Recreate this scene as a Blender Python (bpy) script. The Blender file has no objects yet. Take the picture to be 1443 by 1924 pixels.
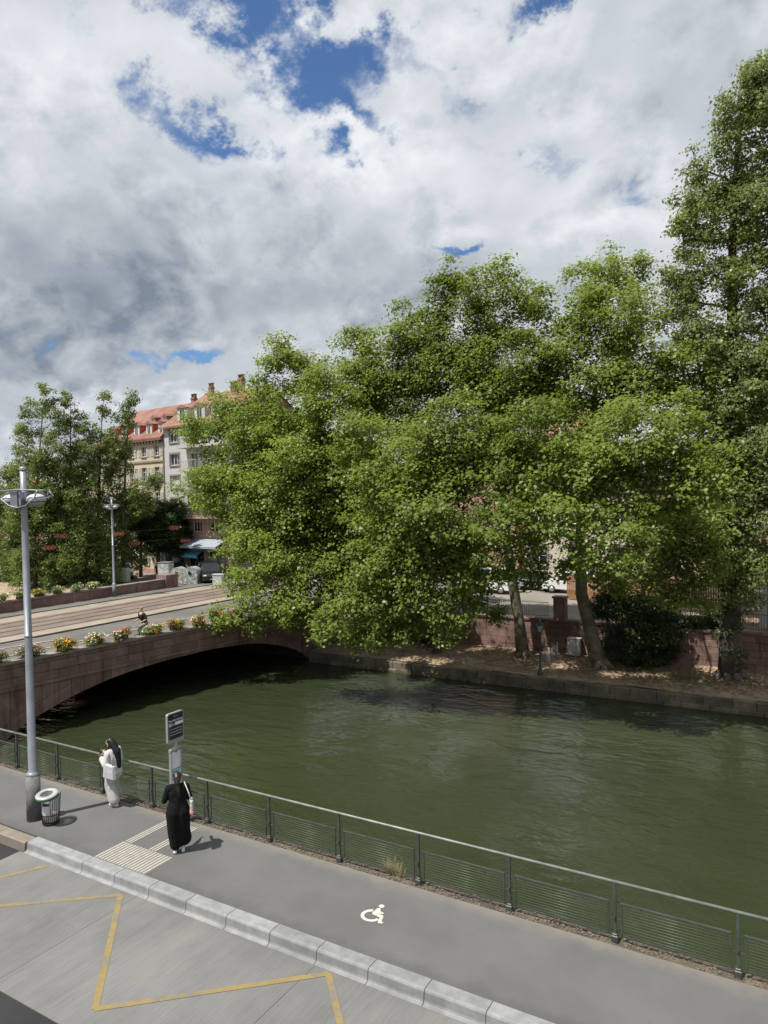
import bpy, bmesh, math, random
import numpy as np
from mathutils import Vector, Matrix, Quaternion
R = math.radians
rnd = random.Random(11)
scene = bpy.context.scene
col = scene.collection

# ------------------------------------------------------------------ camera
# X runs along the quay, Y across the river, Z up; the quay pavement is z = 0
CAM_H = 7.2
yaw, pitch, roll = R(30.9), R(1.14), 0.022
fwd = Vector((-math.sin(yaw)*math.cos(pitch), math.cos(yaw)*math.cos(pitch), -math.sin(pitch)))
rgt0 = Vector((math.cos(yaw), math.sin(yaw), 0)); up0 = rgt0.cross(fwd)
rgt = math.cos(roll)*rgt0 - math.sin(roll)*up0
upv = math.sin(roll)*rgt0 + math.cos(roll)*up0
cam = bpy.data.objects.new('camera', bpy.data.cameras.new('camera'))
col.objects.link(cam)
cam.data.sensor_fit = 'VERTICAL'; cam.data.sensor_height = 24.0
cam.data.lens = 1360/1924*24.0
cam.data.clip_start = 0.1; cam.data.clip_end = 3000
M3 = Matrix((rgt, upv, -fwd)).transposed()
cam.matrix_world = Matrix.Translation((0, 0, CAM_H)) @ M3.to_4x4()
scene.camera = cam

# ------------------------------------------------------------------ sky and sun
SUN_EL = R(63); sdir = Vector((-0.46, -0.89, 0)).normalized()
to_sun = Vector((sdir.x*math.cos(SUN_EL), sdir.y*math.cos(SUN_EL), math.sin(SUN_EL)))
sun = bpy.data.objects.new('sun', bpy.data.lights.new('sun', 'SUN'))
sun.data.energy = 4.6; sun.data.angle = R(0.55); sun.data.color = (1.0, 0.95, 0.87)
sun.rotation_euler = to_sun.to_track_quat('Z', 'Y').to_euler(); sun.location = (-20, -40, 80)
col.objects.link(sun)
scene.view_settings.view_transform = 'Standard'; scene.view_settings.look = 'None'
scene.view_settings.exposure = 0.45; scene.view_settings.gamma = 1.0
scene.view_settings.use_curve_mapping = False
scene.cycles.max_bounces = 8; scene.cycles.transparent_max_bounces = 8
scene.cycles.diffuse_bounces = 5; scene.cycles.glossy_bounces = 3; scene.cycles.transmission_bounces = 4
scene.cycles.caustics_reflective = False; scene.cycles.caustics_refractive = False
try:
    scene.cycles.use_denoising = True
except Exception:
    pass

CLOUD_LIT, CLOUD_DARK, SKY_TINT = (6.3, 6.55, 6.85), (1.55, 1.9, 2.35), (0.55, 0.72, 0.90)
class NT:
    """small helper for node trees"""
    def __init__(s, tree): s.t = tree; s.n = tree.nodes; s.l = tree.links
    def node(s, typ, **kw):
        n = s.n.new(typ)
        for k, v in kw.items(): setattr(n, k, v)
        return n
    def link(s, a, b): s.l.new(a, b)
    def put(s, sock, v):
        if isinstance(v, bpy.types.NodeSocket): s.l.new(v, sock)
        else: sock.default_value = v
    def math(s, op, a, b=0.0, c=None, clamp=False):
        n = s.node('ShaderNodeMath', operation=op, use_clamp=clamp)
        s.put(n.inputs[0], a); s.put(n.inputs[1], b)
        if c is not None: s.put(n.inputs[2], c)
        return n.outputs[0]
    def vmath(s, op, a, b=None, scale=None):
        n = s.node('ShaderNodeVectorMath', operation=op)
        s.put(n.inputs[0], a)
        if b is not None: s.put(n.inputs[1], b)
        if scale is not None: s.put(n.inputs['Scale'], scale)
        return n.outputs[1] if op in ('LENGTH', 'DISTANCE', 'DOT_PRODUCT') else n.outputs[0]
    def noise(s, vec, scale, detail=5, rough=0.55, dist=0.0, out=0):
        n = s.node('ShaderNodeTexNoise')
        s.put(n.inputs['Vector'], vec); s.put(n.inputs['Scale'], scale); n.inputs['Detail'].default_value = detail
        n.inputs['Roughness'].default_value = rough; n.inputs['Distortion'].default_value = dist
        return n.outputs[out]
    def step(s, v, a, b):
        n = s.node('ShaderNodeMapRange', interpolation_type='SMOOTHSTEP', clamp=True)
        s.put(n.inputs[0], v); n.inputs[1].default_value = a; n.inputs[2].default_value = b
        n.inputs[3].default_value = 0; n.inputs[4].default_value = 1
        return n.outputs[0]
    def mix(s, fac, a, b, mode='MIX'):
        n = s.node('ShaderNodeMix', data_type='RGBA', blend_type=mode)
        s.put(n.inputs[0], fac)
        s.put(n.inputs[6], a if isinstance(a, bpy.types.NodeSocket) else (*a[:3], 1))
        s.put(n.inputs[7], b if isinstance(b, bpy.types.NodeSocket) else (*b[:3], 1))
        return n.outputs[2]

world = bpy.data.worlds.new('World'); scene.world = world; world.use_nodes = True
w = NT(world.node_tree); w.n.clear()
wout = w.node('ShaderNodeOutputWorld'); bg = w.node('ShaderNodeBackground')
w.link(bg.outputs[0], wout.inputs[0]); bg.inputs[1].default_value = 0.1
sky = w.node('ShaderNodeTexSky', sky_type='NISHITA', sun_disc=False)
sky.sun_elevation = SUN_EL; sky.sun_rotation = math.atan2(sdir.x, sdir.y)
sky.air_density = 1.0; sky.dust_density = 0.6; sky.ozone_density = 2.0
tc = w.node('ShaderNodeTexCoord'); dvec = tc.outputs['Generated']
sp = w.node('ShaderNodeSeparateXYZ'); w.link(dvec, sp.inputs[0])
den = w.math('ADD', w.math('MAXIMUM', sp.outputs[2], 0.0), 0.6)
cb = w.node('ShaderNodeCombineXYZ')
w.link(w.math('DIVIDE', sp.outputs[0], den), cb.inputs[0]); w.link(w.math('DIVIDE', sp.outputs[1], den), cb.inputs[1])
P = cb.outputs[0]
warp = w.vmath('SCALE', w.vmath('SUBTRACT', w.noise(P, 4.0, 2, 0.5, out=1), (0.5, 0.5, 0.5)), scale=0.10)
PW = w.vmath('ADD', P, warp)
PB = w.vmath('ADD', PW, w.vmath('SCALE', w.vmath('SUBTRACT', w.noise(P, 8.0, 8, 0.68, out=1), (0.5, 0.5, 0.5)), scale=0.26))
def billow(vec, scale, detail=5, rough=.55):
    # rounded heaps: folded noise
    n = w.noise(vec, scale, detail, rough)
    return w.math('SUBTRACT', 1.0, w.math('ABSOLUTE', w.math('MULTIPLY', w.math('SUBTRACT', n, 0.5), 3.2)))
def cloud_field(vec):
    a = w.noise(vec, 3.4, 4, 0.52)
    b = billow(vec, 7.5, 6, 0.55)
    c = w.noise(vec, 15.0, 9, 0.66)
    s_ = w.math('ADD', w.math('MULTIPLY', a, 0.60), w.math('MULTIPLY', b, 0.20))
    return w.math('ADD', s_, w.math('MULTIPLY', c, 0.22))
def blob(cx, cy, rx, ry, ang=0.0):
    # soft patch of the cloud deck centred at (cx, cy) on the cloud plane
    c, s_ = math.cos(ang), math.sin(ang)
    d = w.vmath('SUBTRACT', PB, (cx, cy, 0))
    x = w.math('DIVIDE', w.vmath('DOT_PRODUCT', d, (c, s_, 0)), rx)
    y = w.math('DIVIDE', w.vmath('DOT_PRODUCT', d, (-s_, c, 0)), ry)
    q = w.math('ADD', w.math('MULTIPLY', x, x), w.math('MULTIPLY', y, y))
    return w.math('POWER', 2.71828, w.math('MULTIPLY', q, -1.0))
BLUE_GAPS = [(-0.408, 0.646, 0.105, 0.066, -2.32, 0.20), (-0.483, 0.682, 0.068, 0.050, 1.78, 0.16), (-0.374, 0.624, 0.158, 0.030, -2.58, 0.10), (-0.618, 0.577, 0.127, 0.045, -1.58, 0.22), (-0.324, 0.740, 0.072, 0.029, -2.19, 0.14), (-0.418, 0.936, 0.063, 0.022, -2.64, 0.26), (-0.890, 0.858, 0.094, 0.026, -2.54, 0.24), (-0.212, 0.707, 0.051, 0.025, -2.62, 0.19), (-0.504, 0.523, 0.048, 0.031, -2.24, 0.16), (-0.263, 0.847, 0.084, 0.030, 1.72, 0.11), (-0.440, 0.746, 0.064, 0.024, -2.20, 0.14), (-0.587, 0.664, 0.043, 0.025, -1.86, 0.12)]
GREY_BASES = [(-0.892, 0.667, 0.267, 0.134, -2.37, 0.30), (-0.701, 0.868, 0.208, 0.083, -2.49, 0.18), (-1.070, 0.707, 0.153, 0.059, -2.25, 0.22), (-0.530, 0.960, 0.160, 0.051, -2.59, 0.15), (-0.645, 0.460, 0.093, 0.072, -2.26, -0.22), (-0.524, 0.728, 0.150, 0.040, -2.64, -0.26), (-0.370, 0.841, 0.151, 0.083, -2.83, -0.20), (-0.535, 0.607, 0.086, 0.053, -2.57, -0.18), (-0.231, 0.995, 0.167, 0.052, -2.97, -0.20), (-0.290, 0.692, 0.081, 0.042, -2.60, -0.15), (-0.134, 0.823, 0.122, 0.084, -2.51, 0.05), (-1.025, 0.867, 0.194, 0.030, -2.31, -0.30), (-0.688, 0.784, 0.037, 0.029, 2.43, -0.15), (-0.774, 0.540, 0.067, 0.029, -2.17, -0.12)]
f1 = cloud_field(PW)
f2 = cloud_field(w.vmath('ADD', PW, (-0.010, -0.030, 0.0)))
cov = w.math('ADD', w.math('MULTIPLY', w.math('SUBTRACT', f1, 0.52), 3.1), 0.76)
for (cx, cy, rx, ry, an, am) in BLUE_GAPS:
    cov = w.math('SUBTRACT', cov, w.math('MULTIPLY', blob(cx, cy, rx, ry, an), am*3.7))
mask = w.step(cov, 0.10, 0.62)
thick = w.noise(PW, 2.4, 6, 0.52)
for (cx, cy, rx, ry, an, am) in GREY_BASES:
    thick = w.math('ADD', thick, w.math('MULTIPLY', blob(cx, cy, rx, ry, an), am))
relief = w.math('MULTIPLY', w.math('SUBTRACT', f2, f1), 1.45)
shade = w.math('ADD', thick, relief)
shade = w.math('ADD', shade, w.math('MULTIPLY', w.math('SUBTRACT', f1, 0.52), -0.55))
shade = w.math('MULTIPLY', w.math('SUBTRACT', shade, 0.03), 0.95, clamp=True)
cloud = w.mix(shade, CLOUD_LIT, CLOUD_DARK)
skyc = w.mix(1.0, sky.outputs[0], SKY_TINT, 'MULTIPLY')
w.link(w.mix(mask, skyc, cloud), bg.inputs[0])

# ------------------------------------------------------------------ object helpers
def link(o, parent=None):
    col.objects.link(o)
    if parent is not None: o.parent = parent
    return o
def tag(o, label=None, cat=None, group=None, kind=None):
    if label: o['label'] = label
    if cat: o['category'] = cat
    if group: o['group'] = group
    if kind: o['kind'] = kind
    return o
def thing(name, label, cat, loc=(0, 0, 0), rotz=0.0, group=None):
    o = bpy.data.objects.new(name, None); o.empty_display_size = 0.2
    o.location = loc; o.rotation_euler = (0, 0, rotz)
    link(o); return tag(o, label, cat, group)
def obj(name, mesh, parent=None, loc=None, rot=None, scale=None):
    o = bpy.data.objects.new(name, mesh)
    if loc is not None: o.location = loc
    if rot is not None: o.rotation_euler = rot
    if scale is not None: o.scale = scale
    return link(o, parent)
def copy_tree(o, parent=None):
    c = o.copy(); col.objects.link(c); c.parent = parent
    for ch in list(o.children): copy_tree(ch, c)
    return c

class MB:
    """collects boxes, tubes, lathes and prisms into one mesh"""
    def __init__(s): s.v = []; s.f = []; s.sm = []
    def add(s, vs, fs, smooth=False):
        o = len(s.v); s.v += [tuple(p) for p in vs]
        for f in fs: s.f.append(tuple(i+o for i in f)); s.sm.append(smooth)
        return s
    def box(s, x0, x1, y0, y1, z0, z1, m=None, bev=0.0):
        if bev > 0:
            b = min(bev, (x1-x0)*.4, (y1-y0)*.4, (z1-z0)*.4)
            vs = []; X, Y, Z = (x0, x1), (y0, y1), (z0, z1)
            bm = bmesh.new(); bmesh.ops.create_cube(bm, size=1)
            for v in bm.verts: v.co = Vector(((x0+x1)/2+v.co.x*(x1-x0), (y0+y1)/2+v.co.y*(y1-y0), (z0+z1)/2+v.co.z*(z1-z0)))
            bmesh.ops.bevel(bm, geom=list(bm.edges), offset=b, segments=1, affect='EDGES')
            bm.verts.index_update()
            vs = [v.co.copy() for v in bm.verts]; fs = [[v.index for v in f.verts] for f in bm.faces]; bm.free()
        else:
            vs = [Vector((x, y, z)) for z in (z0, z1) for y in (y0, y1) for x in (x0, x1)]
            fs = [(0, 2, 3, 1), (4, 5, 7, 6), (0, 1, 5, 4), (2, 6, 7, 3), (0, 4, 6, 2), (1, 3, 7, 5)]
        if m is not None: vs = [m @ v for v in vs]
        return s.add(vs, fs)
    def tube(s, pts, rad, n=8, cap=True, smooth=True, closed=False):
        pts = [Vector(p) for p in pts]
        if not hasattr(rad, '__len__'): rad = [rad]*len(pts)
        up = None; rings = []
        for i, p in enumerate(pts):
            a = pts[i-1] if i > 0 else (pts[-1] if closed else p); b = pts[i+1] if i < len(pts)-1 else (pts[0] if closed else p)
            t = (b-a).normalized() if (b-a).length > 1e-9 else Vector((0, 0, 1))
            if up is None: up = Vector((0, 0, 1)) if abs(t.z) < .9 else Vector((1, 0, 0))
            x = t.cross(up)
            if x.length < 1e-6: x = t.orthogonal()
            x.normalize(); y = x.cross(t).normalized(); up = y
            rings.append([p + rad[i]*(math.cos(k*2*math.pi/n)*x + math.sin(k*2*math.pi/n)*y) for k in range(n)])
        vs = [q for r in rings for q in r]; fs = []
        m = len(rings)
        for i in range(m if closed else m-1):
            j = (i+1) % m
            for k in range(n):
                fs.append((i*n+k, j*n+k, j*n+(k+1) % n, i*n+(k+1) % n))
        s.add(vs, fs, smooth)
        if cap and not closed:
            o = len(s.v)-len(vs)
            s.f.append(tuple(o+k for k in range(n))); s.sm.append(False)
            s.f.append(tuple(o+(m-1)*n+k for k in reversed(range(n)))); s.sm.append(False)
        return s
    def lathe(s, prof, n=16, c=(0, 0, 0), smooth=True, cap=True, sx=1, sy=1):
        vs = []; fs = []
        for (r, z) in prof:
            for k in range(n):
                a = 2*math.pi*k/n; vs.append((c[0]+sx*r*math.cos(a), c[1]+sy*r*math.sin(a), c[2]+z))
        for i in range(len(prof)-1):
            for k in range(n):
                fs.append((i*n+k, i*n+(k+1) % n, (i+1)*n+(k+1) % n, (i+1)*n+k))
        s.add(vs, fs, smooth)
        if cap:
            o = len(s.v)-len(vs); m = len(prof)
            s.f.append(tuple(o+k for k in reversed(range(n)))); s.sm.append(False)
            s.f.append(tuple(o+(m-1)*n+k for k in range(n))); s.sm.append(False)
        return s
    def ellipsoid(s, c, r, n=12, m=8, mat=None):
        prof = [(math.sin(math.pi*(i+.02)/(m+.04)), -math.cos(math.pi*(i+.02)/(m+.04))) for i in range(m+1)]
        t = MB().lathe(prof, n)
        vs = [Vector((v[0]*r[0], v[1]*r[1], v[2]*r[2])) for v in t.v]
        if mat is not None: vs = [mat @ v for v in vs]
        o = len(s.v); s.v += [tuple(v+Vector(c)) for v in vs]
        for f, q in zip(t.f, t.sm): s.f.append(tuple(i+o for i in f)); s.sm.append(True)
        return s
    def prism(s, poly, axis, a, b):
        # polygon in the two other axes, extruded along axis from a to b
        def mk(p, t):
            return {'x': (t, p[0], p[1]), 'y': (p[0], t, p[1]), 'z': (p[0], p[1], t)}[axis]
        n = len(poly); vs = [mk(p, a) for p in poly]+[mk(p, b) for p in poly]
        fs = [tuple(range(n)), tuple(reversed(range(n, 2*n)))]+[(i, i+n, (i+1) % n+n, (i+1) % n) for i in range(n)]
        return s.add(vs, fs)
    def mesh(s, name, mat, fix=True):
        me = bpy.data.meshes.new(name); me.from_pydata(s.v, [], s.f); me.update()
        me.polygons.foreach_set('use_smooth', s.sm)
        if fix and len(s.f) < 60000:
            bm = bmesh.new(); bm.from_mesh(me); bmesh.ops.recalc_face_normals(bm, faces=bm.faces); bm.to_mesh(me); bm.free()
        me.materials.append(mat); return me
    def build(s, name, mat, parent=None, loc=None, rot=None, fix=True):
        return obj(name, s.mesh(name, mat, fix), parent, loc, rot)

def structure(name, mb, mat): return tag(mb.build(name, mat), kind='structure')

# ------------------------------------------------------------------ materials
def surf(name, c, c2=None, scale=1.5, var=0.18, fine=60, fvar=0.12, rough=0.8, bump=0.0, bscale=60, metal=0.0, rndv=0.0,
         streak=0.0, streakc=(0.02, 0.018, 0.016), spec=0.4, local=False, coat=0.0, bdist=0.02):
    m = bpy.data.materials.new(name); m.use_nodes = True; t = NT(m.node_tree)
    b = t.n['Principled BSDF']
    if local:
        pos = t.node('ShaderNodeTexCoord').outputs['Object']
    else:
        pos = t.node('ShaderNodeNewGeometry').outputs['Position']
    n1 = t.noise(pos, scale, 6, 0.6); n2 = t.noise(pos, fine, 3, 0.6)
    if c2 is None:
        lo = tuple(x*(1-var) for x in c); hi = tuple(x*(1+var) for x in c)
    else: lo, hi = c, c2
    colr = t.mix(t.step(n1, 0.3, 0.7), lo, hi)
    k = t.math('ADD', t.math('MULTIPLY', t.math('SUBTRACT', n2, 0.5), fvar*4), 1.0)
    if rndv > 0:
        oi = t.node('ShaderNodeObjectInfo')
        k = t.math('MULTIPLY', k, t.math('ADD', t.math('MULTIPLY', t.math('SUBTRACT', oi.outputs['Random'], 0.5), rndv*2), 1.0))
    cbx = t.node('ShaderNodeCombineXYZ')
    for i in range(3): t.link(k, cbx.inputs[i])
    colr = t.mix(1.0, colr, cbx.outputs[0], 'MULTIPLY')
    if streak > 0:
        sc = t.vmath('MULTIPLY', pos, (2.2, 2.2, 0.22))
        st = t.step(t.noise(sc, 1.6, 6, 0.65), 0.52, 0.72)
        colr = t.mix(t.math('MULTIPLY', st, streak), colr, streakc)
    t.link(colr, b.inputs['Base Color'])
    b.inputs['Roughness'].default_value = rough; b.inputs['Metallic'].default_value = metal
    b.inputs['Specular IOR Level'].default_value = spec; b.inputs['Coat Weight'].default_value = coat
    if bump > 0:
        bn = t.node('ShaderNodeBump'); bn.inputs['Strength'].default_value = bump; bn.inputs['Distance'].default_value = bdist
        t.link(t.noise(pos, bscale, 5, 0.65), bn.inputs['Height']); t.link(bn.outputs[0], b.inputs['Normal'])
    return m

def glass_mat(name, c=(0.02, 0.025, 0.03), rough=0.05):
    m = bpy.data.materials.new(name); m.use_nodes = True; b = m.node_tree.nodes['Principled BSDF']
    b.inputs['Base Color'].default_value = (*c, 1); b.inputs['Roughness'].default_value = rough; b.inputs['IOR'].default_value = 1.5
    b.inputs['Specular IOR Level'].default_value = 0.6
    return m

def leaf_mat(name, dark, light, trans=0.35, rough=0.45, rndv=0.0):
    m = bpy.data.materials.new(name); m.use_nodes = True; t = NT(m.node_tree); t.n.clear()
    out = t.node('ShaderNodeOutputMaterial')
    at = t.node('ShaderNodeAttribute', attribute_name='tint')
    c = t.mix(at.outputs['Fac'], dark, light)
    pb = t.node('ShaderNodeBsdfPrincipled'); t.link(c, pb.inputs['Base Color'])
    pb.inputs['Roughness'].default_value = rough; pb.inputs['Specular IOR Level'].default_value = 0.25
    tr = t.node('ShaderNodeBsdfTranslucent'); t.link(t.mix(1.0, c, (1.25, 1.3, 0.55), 'MULTIPLY'), tr.inputs[0])
    mx = t.node('ShaderNodeMixShader'); mx.inputs[0].default_value = trans
    t.link(pb.outputs[0], mx.inputs[1]); t.link(tr.outputs[0], mx.inputs[2]); t.link(mx.outputs[0], out.inputs[0])
    return m

MT = {}
MT['asphalt_pave'] = surf('pavement_asphalt', (0.098, 0.097, 0.096), (0.122, 0.121, 0.119), 0.55, fine=90, fvar=0.09, rough=0.9, bump=0.25, bscale=160, bdist=0.006)
MT['asphalt_road'] = surf('road_asphalt', (0.018, 0.019, 0.021), (0.027, 0.027, 0.029), 0.8, fine=120, fvar=0.2, rough=0.88, bump=0.4, bscale=180, bdist=0.006)
MT['granite'] = surf('kerb_granite', (0.175, 0.180, 0.185), (0.25, 0.254, 0.257), 4, fine=130, fvar=0.24, rough=0.7, bump=0.2, bscale=200, rndv=0.10, bdist=0.004)
MT['beige_stone'] = surf('beige_kerb_stone', (0.17, 0.145, 0.115), (0.22, 0.19, 0.155), 3, fine=90, fvar=0.18, rough=0.85, bump=0.3, bscale=120, rndv=0.08, bdist=0.006)
MT['white_paint'] = surf('white_road_paint', (0.30, 0.29, 0.25), (0.38, 0.37, 0.33), 7, fine=60, fvar=0.12, rough=0.7)
MT['sandstone'] = surf('pink_sandstone', (0.150, 0.092, 0.080), (0.250, 0.160, 0.138), 1.1, fine=26, fvar=0.16, rough=0.9, bump=0.5, bscale=22, rndv=0.16, streak=0.55, bdist=0.02)
MT['mortar'] = surf('dark_mortar', (0.070, 0.052, 0.045), None, 2, 0.25, 40, 0.2, 0.95, streak=0.4)
MT['bank_stone'] = surf('bank_stone', (0.085, 0.072, 0.05), (0.19, 0.16, 0.115), 1.5, fine=24, fvar=0.2, rough=0.92, bump=0.6, bscale=18, rndv=0.18, streak=0.4, streakc=(0.05, 0.055, 0.03))
MT['dirt'] = surf('bank_earth_leaf_litter', (0.20, 0.145, 0.10), (0.38, 0.285, 0.19), 0.9, fine=22, fvar=0.25, rough=0.95, bump=0.7, bscale=25, bdist=0.03)
MT['beige_conc'] = surf('beige_concrete', (0.235, 0.205, 0.16), (0.30, 0.26, 0.21), 0.7, fine=40, fvar=0.08, rough=0.9)
MT['bridge_asphalt'] = surf('bridge_asphalt', (0.105, 0.10, 0.092), (0.145, 0.14, 0.127), 0.35, fine=30, fvar=0.08, rough=0.9)
MT['track_bed'] = surf('tram_track_paving', (0.14, 0.105, 0.09), (0.20, 0.155, 0.13), 0.6, fine=9, fvar=0.14, rough=0.9)
MT['rail_steel'] = surf('dark_rail', (0.055, 0.045, 0.04), None, 3, .2, 40, .1, 0.5, metal=0.6)
MT['street'] = surf('street_paving', (0.17, 0.155, 0.135), (0.25, 0.23, 0.20), 0.25, fine=12, fvar=0.1, rough=0.92)
MT['grass_dry'] = surf('dry_bank_grass', (0.23, 0.165, 0.115), (0.36, 0.28, 0.20), 1.2, fine=25, fvar=0.3, rough=0.95, bump=0.6, bscale=20)
MT['coping'] = surf('gravelly_coping', (0.06, 0.052, 0.04), (0.15, 0.12, 0.085), 2.6, fine=38, fvar=0.35, rough=0.95, bump=0.9, bscale=45, bdist=0.02)
MT['dark_metal'] = surf('dark_green_grey_metal', (0.070, 0.078, 0.070), None, 5, .2, 60, .15, 0.5, metal=0.3)
MT['rail_metal'] = surf('handrail_metal', (0.165, 0.19, 0.165), None, 5, .2, 60, .15, 0.45, metal=0.3)
MT['galv'] = surf('galvanised_steel', (0.24, 0.262, 0.292), None, 3, .1, 30, .06, 0.45, metal=0.35)
MT['galv_dark'] = surf('weathered_post_sleeve', (0.12, 0.12, 0.12), (0.19, 0.19, 0.19), 4, fine=20, fvar=0.15, rough=0.7, metal=0.2)
MT['dome'] = surf('frosted_lamp_dome', (0.45, 0.47, 0.49), None, 3, .06, 20, .03, 0.25, spec=0.5)
MT['bark'] = surf('plane_bark', (0.10, 0.083, 0.062), (0.235, 0.205, 0.155), 2.2, fine=16, fvar=0.2, rough=0.9, bump=0.8, bscale=12, bdist=0.03)
MT['bark_dark'] = surf('poplar_bark', (0.055, 0.045, 0.036), (0.115, 0.095, 0.075), 2.2, fine=16, fvar=0.2, rough=0.92, bump=0.9, bscale=14, bdist=0.03)
MT['leaf_plane'] = leaf_mat('plane_leaf', (0.110, 0.156, 0.036), (0.262, 0.330, 0.076), 0.48, 0.38)
MT['leaf_poplar'] = leaf_mat('poplar_leaf', (0.105, 0.145, 0.052), (0.260, 0.310, 0.120), 0.46, 0.34)
MT['leaf_dark'] = leaf_mat('dark_leaf', (0.024, 0.048, 0.017), (0.080, 0.115, 0.038), 0.3)
MT['leaf_mid'] = leaf_mat('young_poplar_leaf', (0.088, 0.130, 0.042), (0.225, 0.285, 0.090), 0.46, 0.36)
MT['glass'] = glass_mat('window_glass')
MT['skin'] = surf('skin', (0.50, 0.30, 0.22), None, 8, .08, 60, .03, 0.55)
MT['hair_black'] = surf('black_hair', (0.008, 0.008, 0.010), None, 30, .2, 200, .2, 0.38)
MT['hair_brown'] = surf('dark_brown_hair', (0.020, 0.011, 0.008), None, 30, .2, 200, .2, 0.4)
MT['cloth_white'] = surf('white_linen', (0.52, 0.51, 0.50), None, 9, .08, 50, .05, 0.9, bump=0.6, bscale=14, local=True, bdist=0.03)
MT['cloth_black'] = surf('black_knit', (0.006, 0.006, 0.007), None, 9, .15, 80, .1, 0.9, bump=0.5, bscale=14, local=True, bdist=0.03, spec=0.2)

# ================================================================== the setting
WATER = -3.0
def sheet(x0, x1, y0, y1, z, nx=1, ny=1):
    mb = MB()
    for i in range(nx):
        for j in range(ny):
            a, b = x0+(x1-x0)*i/nx, x0+(x1-x0)*(i+1)/nx; c, d = y0+(y1-y0)*j/ny, y0+(y1-y0)*(j+1)/ny
            mb.add([(a, c, z), (b, c, z), (b, d, z), (a, d, z)], [(0, 1, 2, 3)])
    return mb
def flat(poly, z):
    return MB().add([(x, y, z) for x, y in poly], [tuple(range(len(poly)))])

# wide ground sheet below everything (river bed and land to the horizon)
structure('ground', sheet(-900, 900, -300, 1500, -5.2), MT['dirt'])

# --- near side: road, bus bay, kerb, pavement
structure('road', MB().box(-70, 40, -12, 9.13, -1.2, -0.214), MT['asphalt_road'])
def concrete_mat():
    m = surf('brushed_concrete', (0.128, 0.126, 0.121), (0.170, 0.168, 0.162), 0.45, fine=45, fvar=0.10, rough=0.85)
    t = NT(m.node_tree); b = t.n['Principled BSDF']
    pos = t.node('ShaderNodeNewGeometry').outputs['Position']
    src = b.inputs['Base Color'].links[0].from_socket
    gv = t.vmath('MULTIPLY', pos, (1.0, 0.035, 1.0))
    g = t.noise(gv, 42, 4, 0.7)                       # broom grooves run away from the kerb
    br = t.noise(t.vmath('MULTIPLY', pos, (1.0, 0.25, 1.0)), 1.9, 6, 0.65)
    kk = t.math('ADD', t.math('MULTIPLY', t.math('SUBTRACT', g, 0.5), 0.55), t.math('ADD', t.math('MULTIPLY', t.math('SUBTRACT', br, 0.5), 0.5), 1.0))
    c3 = t.node('ShaderNodeCombineXYZ')
    for i in range(3): t.link(kk, c3.inputs[i])
    cc = t.mix(1.0, src, c3.outputs[0], 'MULTIPLY')
    st = t.step(t.noise(pos, 0.55, 6, 0.7), 0.56, 0.74)
    t.link(t.mix(t.math('MULTIPLY', st, 0.38), cc, (0.085, 0.083, 0.08)), b.inputs['Base Color'])
    bn = t.node('ShaderNodeBump'); bn.inputs['Strength'].default_value = 0.5; bn.inputs['Distance'].default_value = 0.006
    t.link(g, bn.inputs['Height']); t.link(bn.outputs[0], b.inputs['Normal'])
    return m
MT['concrete'] = concrete_mat()
bay = tag(MB().box(-14.72, 14.0, 6.27, 9.10, -0.5, -0.212).build('bus_bay', MT['mortar']), kind='structure')
xs = [-14.72, -11.05, -6.9, -2.2, 2.6, 7.4, 14.0]
for a, b in zip(xs[:-1], xs[1:]):
    MB().box(a+.004, b-.004, 6.272, 9.098, -0.4, -0.2).build('concrete_slab', MT['concrete'], bay)
# yellow zigzag of the bus stop
def worn_paint(name, c, wear=0.5):
    m = surf(name, tuple(x*.9 for x in c), tuple(min(1, x*1.06) for x in c), 4, fine=50, fvar=0.12, rough=0.8)
    t = NT(m.node_tree); b = t.n['Principled BSDF']; src = b.inputs['Base Color'].links[0].from_socket
    pos = t.node('ShaderNodeNewGeometry').outputs['Position']
    wr = t.math('MULTIPLY', t.step(t.noise(pos, 2.4, 8, 0.75), wear, wear+0.14), 0.85)
    t.link(t.mix(wr, src, (0.145, 0.142, 0.135)), b.inputs['Base Color'])
    return m
MT['yellow'] = worn_paint('worn_yellow_paint', (0.235, 0.175, 0.068), 0.45)
def stroke(pts, wd, z):
    mb = MB()
    for a, b in zip(pts[:-1], pts[1:]):
        a, b = Vector((*a, z)), Vector((*b, z)); d = (b-a).normalized(); n = Vector((-d.y, d.x, 0))*wd/2
        a = a-d*wd*.0; b = b+d*wd*.0
        mb.add([a-n, b-n, b+n, a+n], [(0, 1, 2, 3)])
        z += 0.0012
    return mb
stroke([(-13.6, 9.02), (-15.0, 6.55)], 0.095, -0.196).build('yellow_marking', MT['yellow'], bay)
stroke([(-14.6, 6.40), (-11.36, 8.98), (-9.14, 6.72), (-6.60, 9.03), (-4.25, 6.6), (-1.9, 9.0)], 0.105, -0.196).build('yellow_marking', MT['yellow'], bay)

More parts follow.
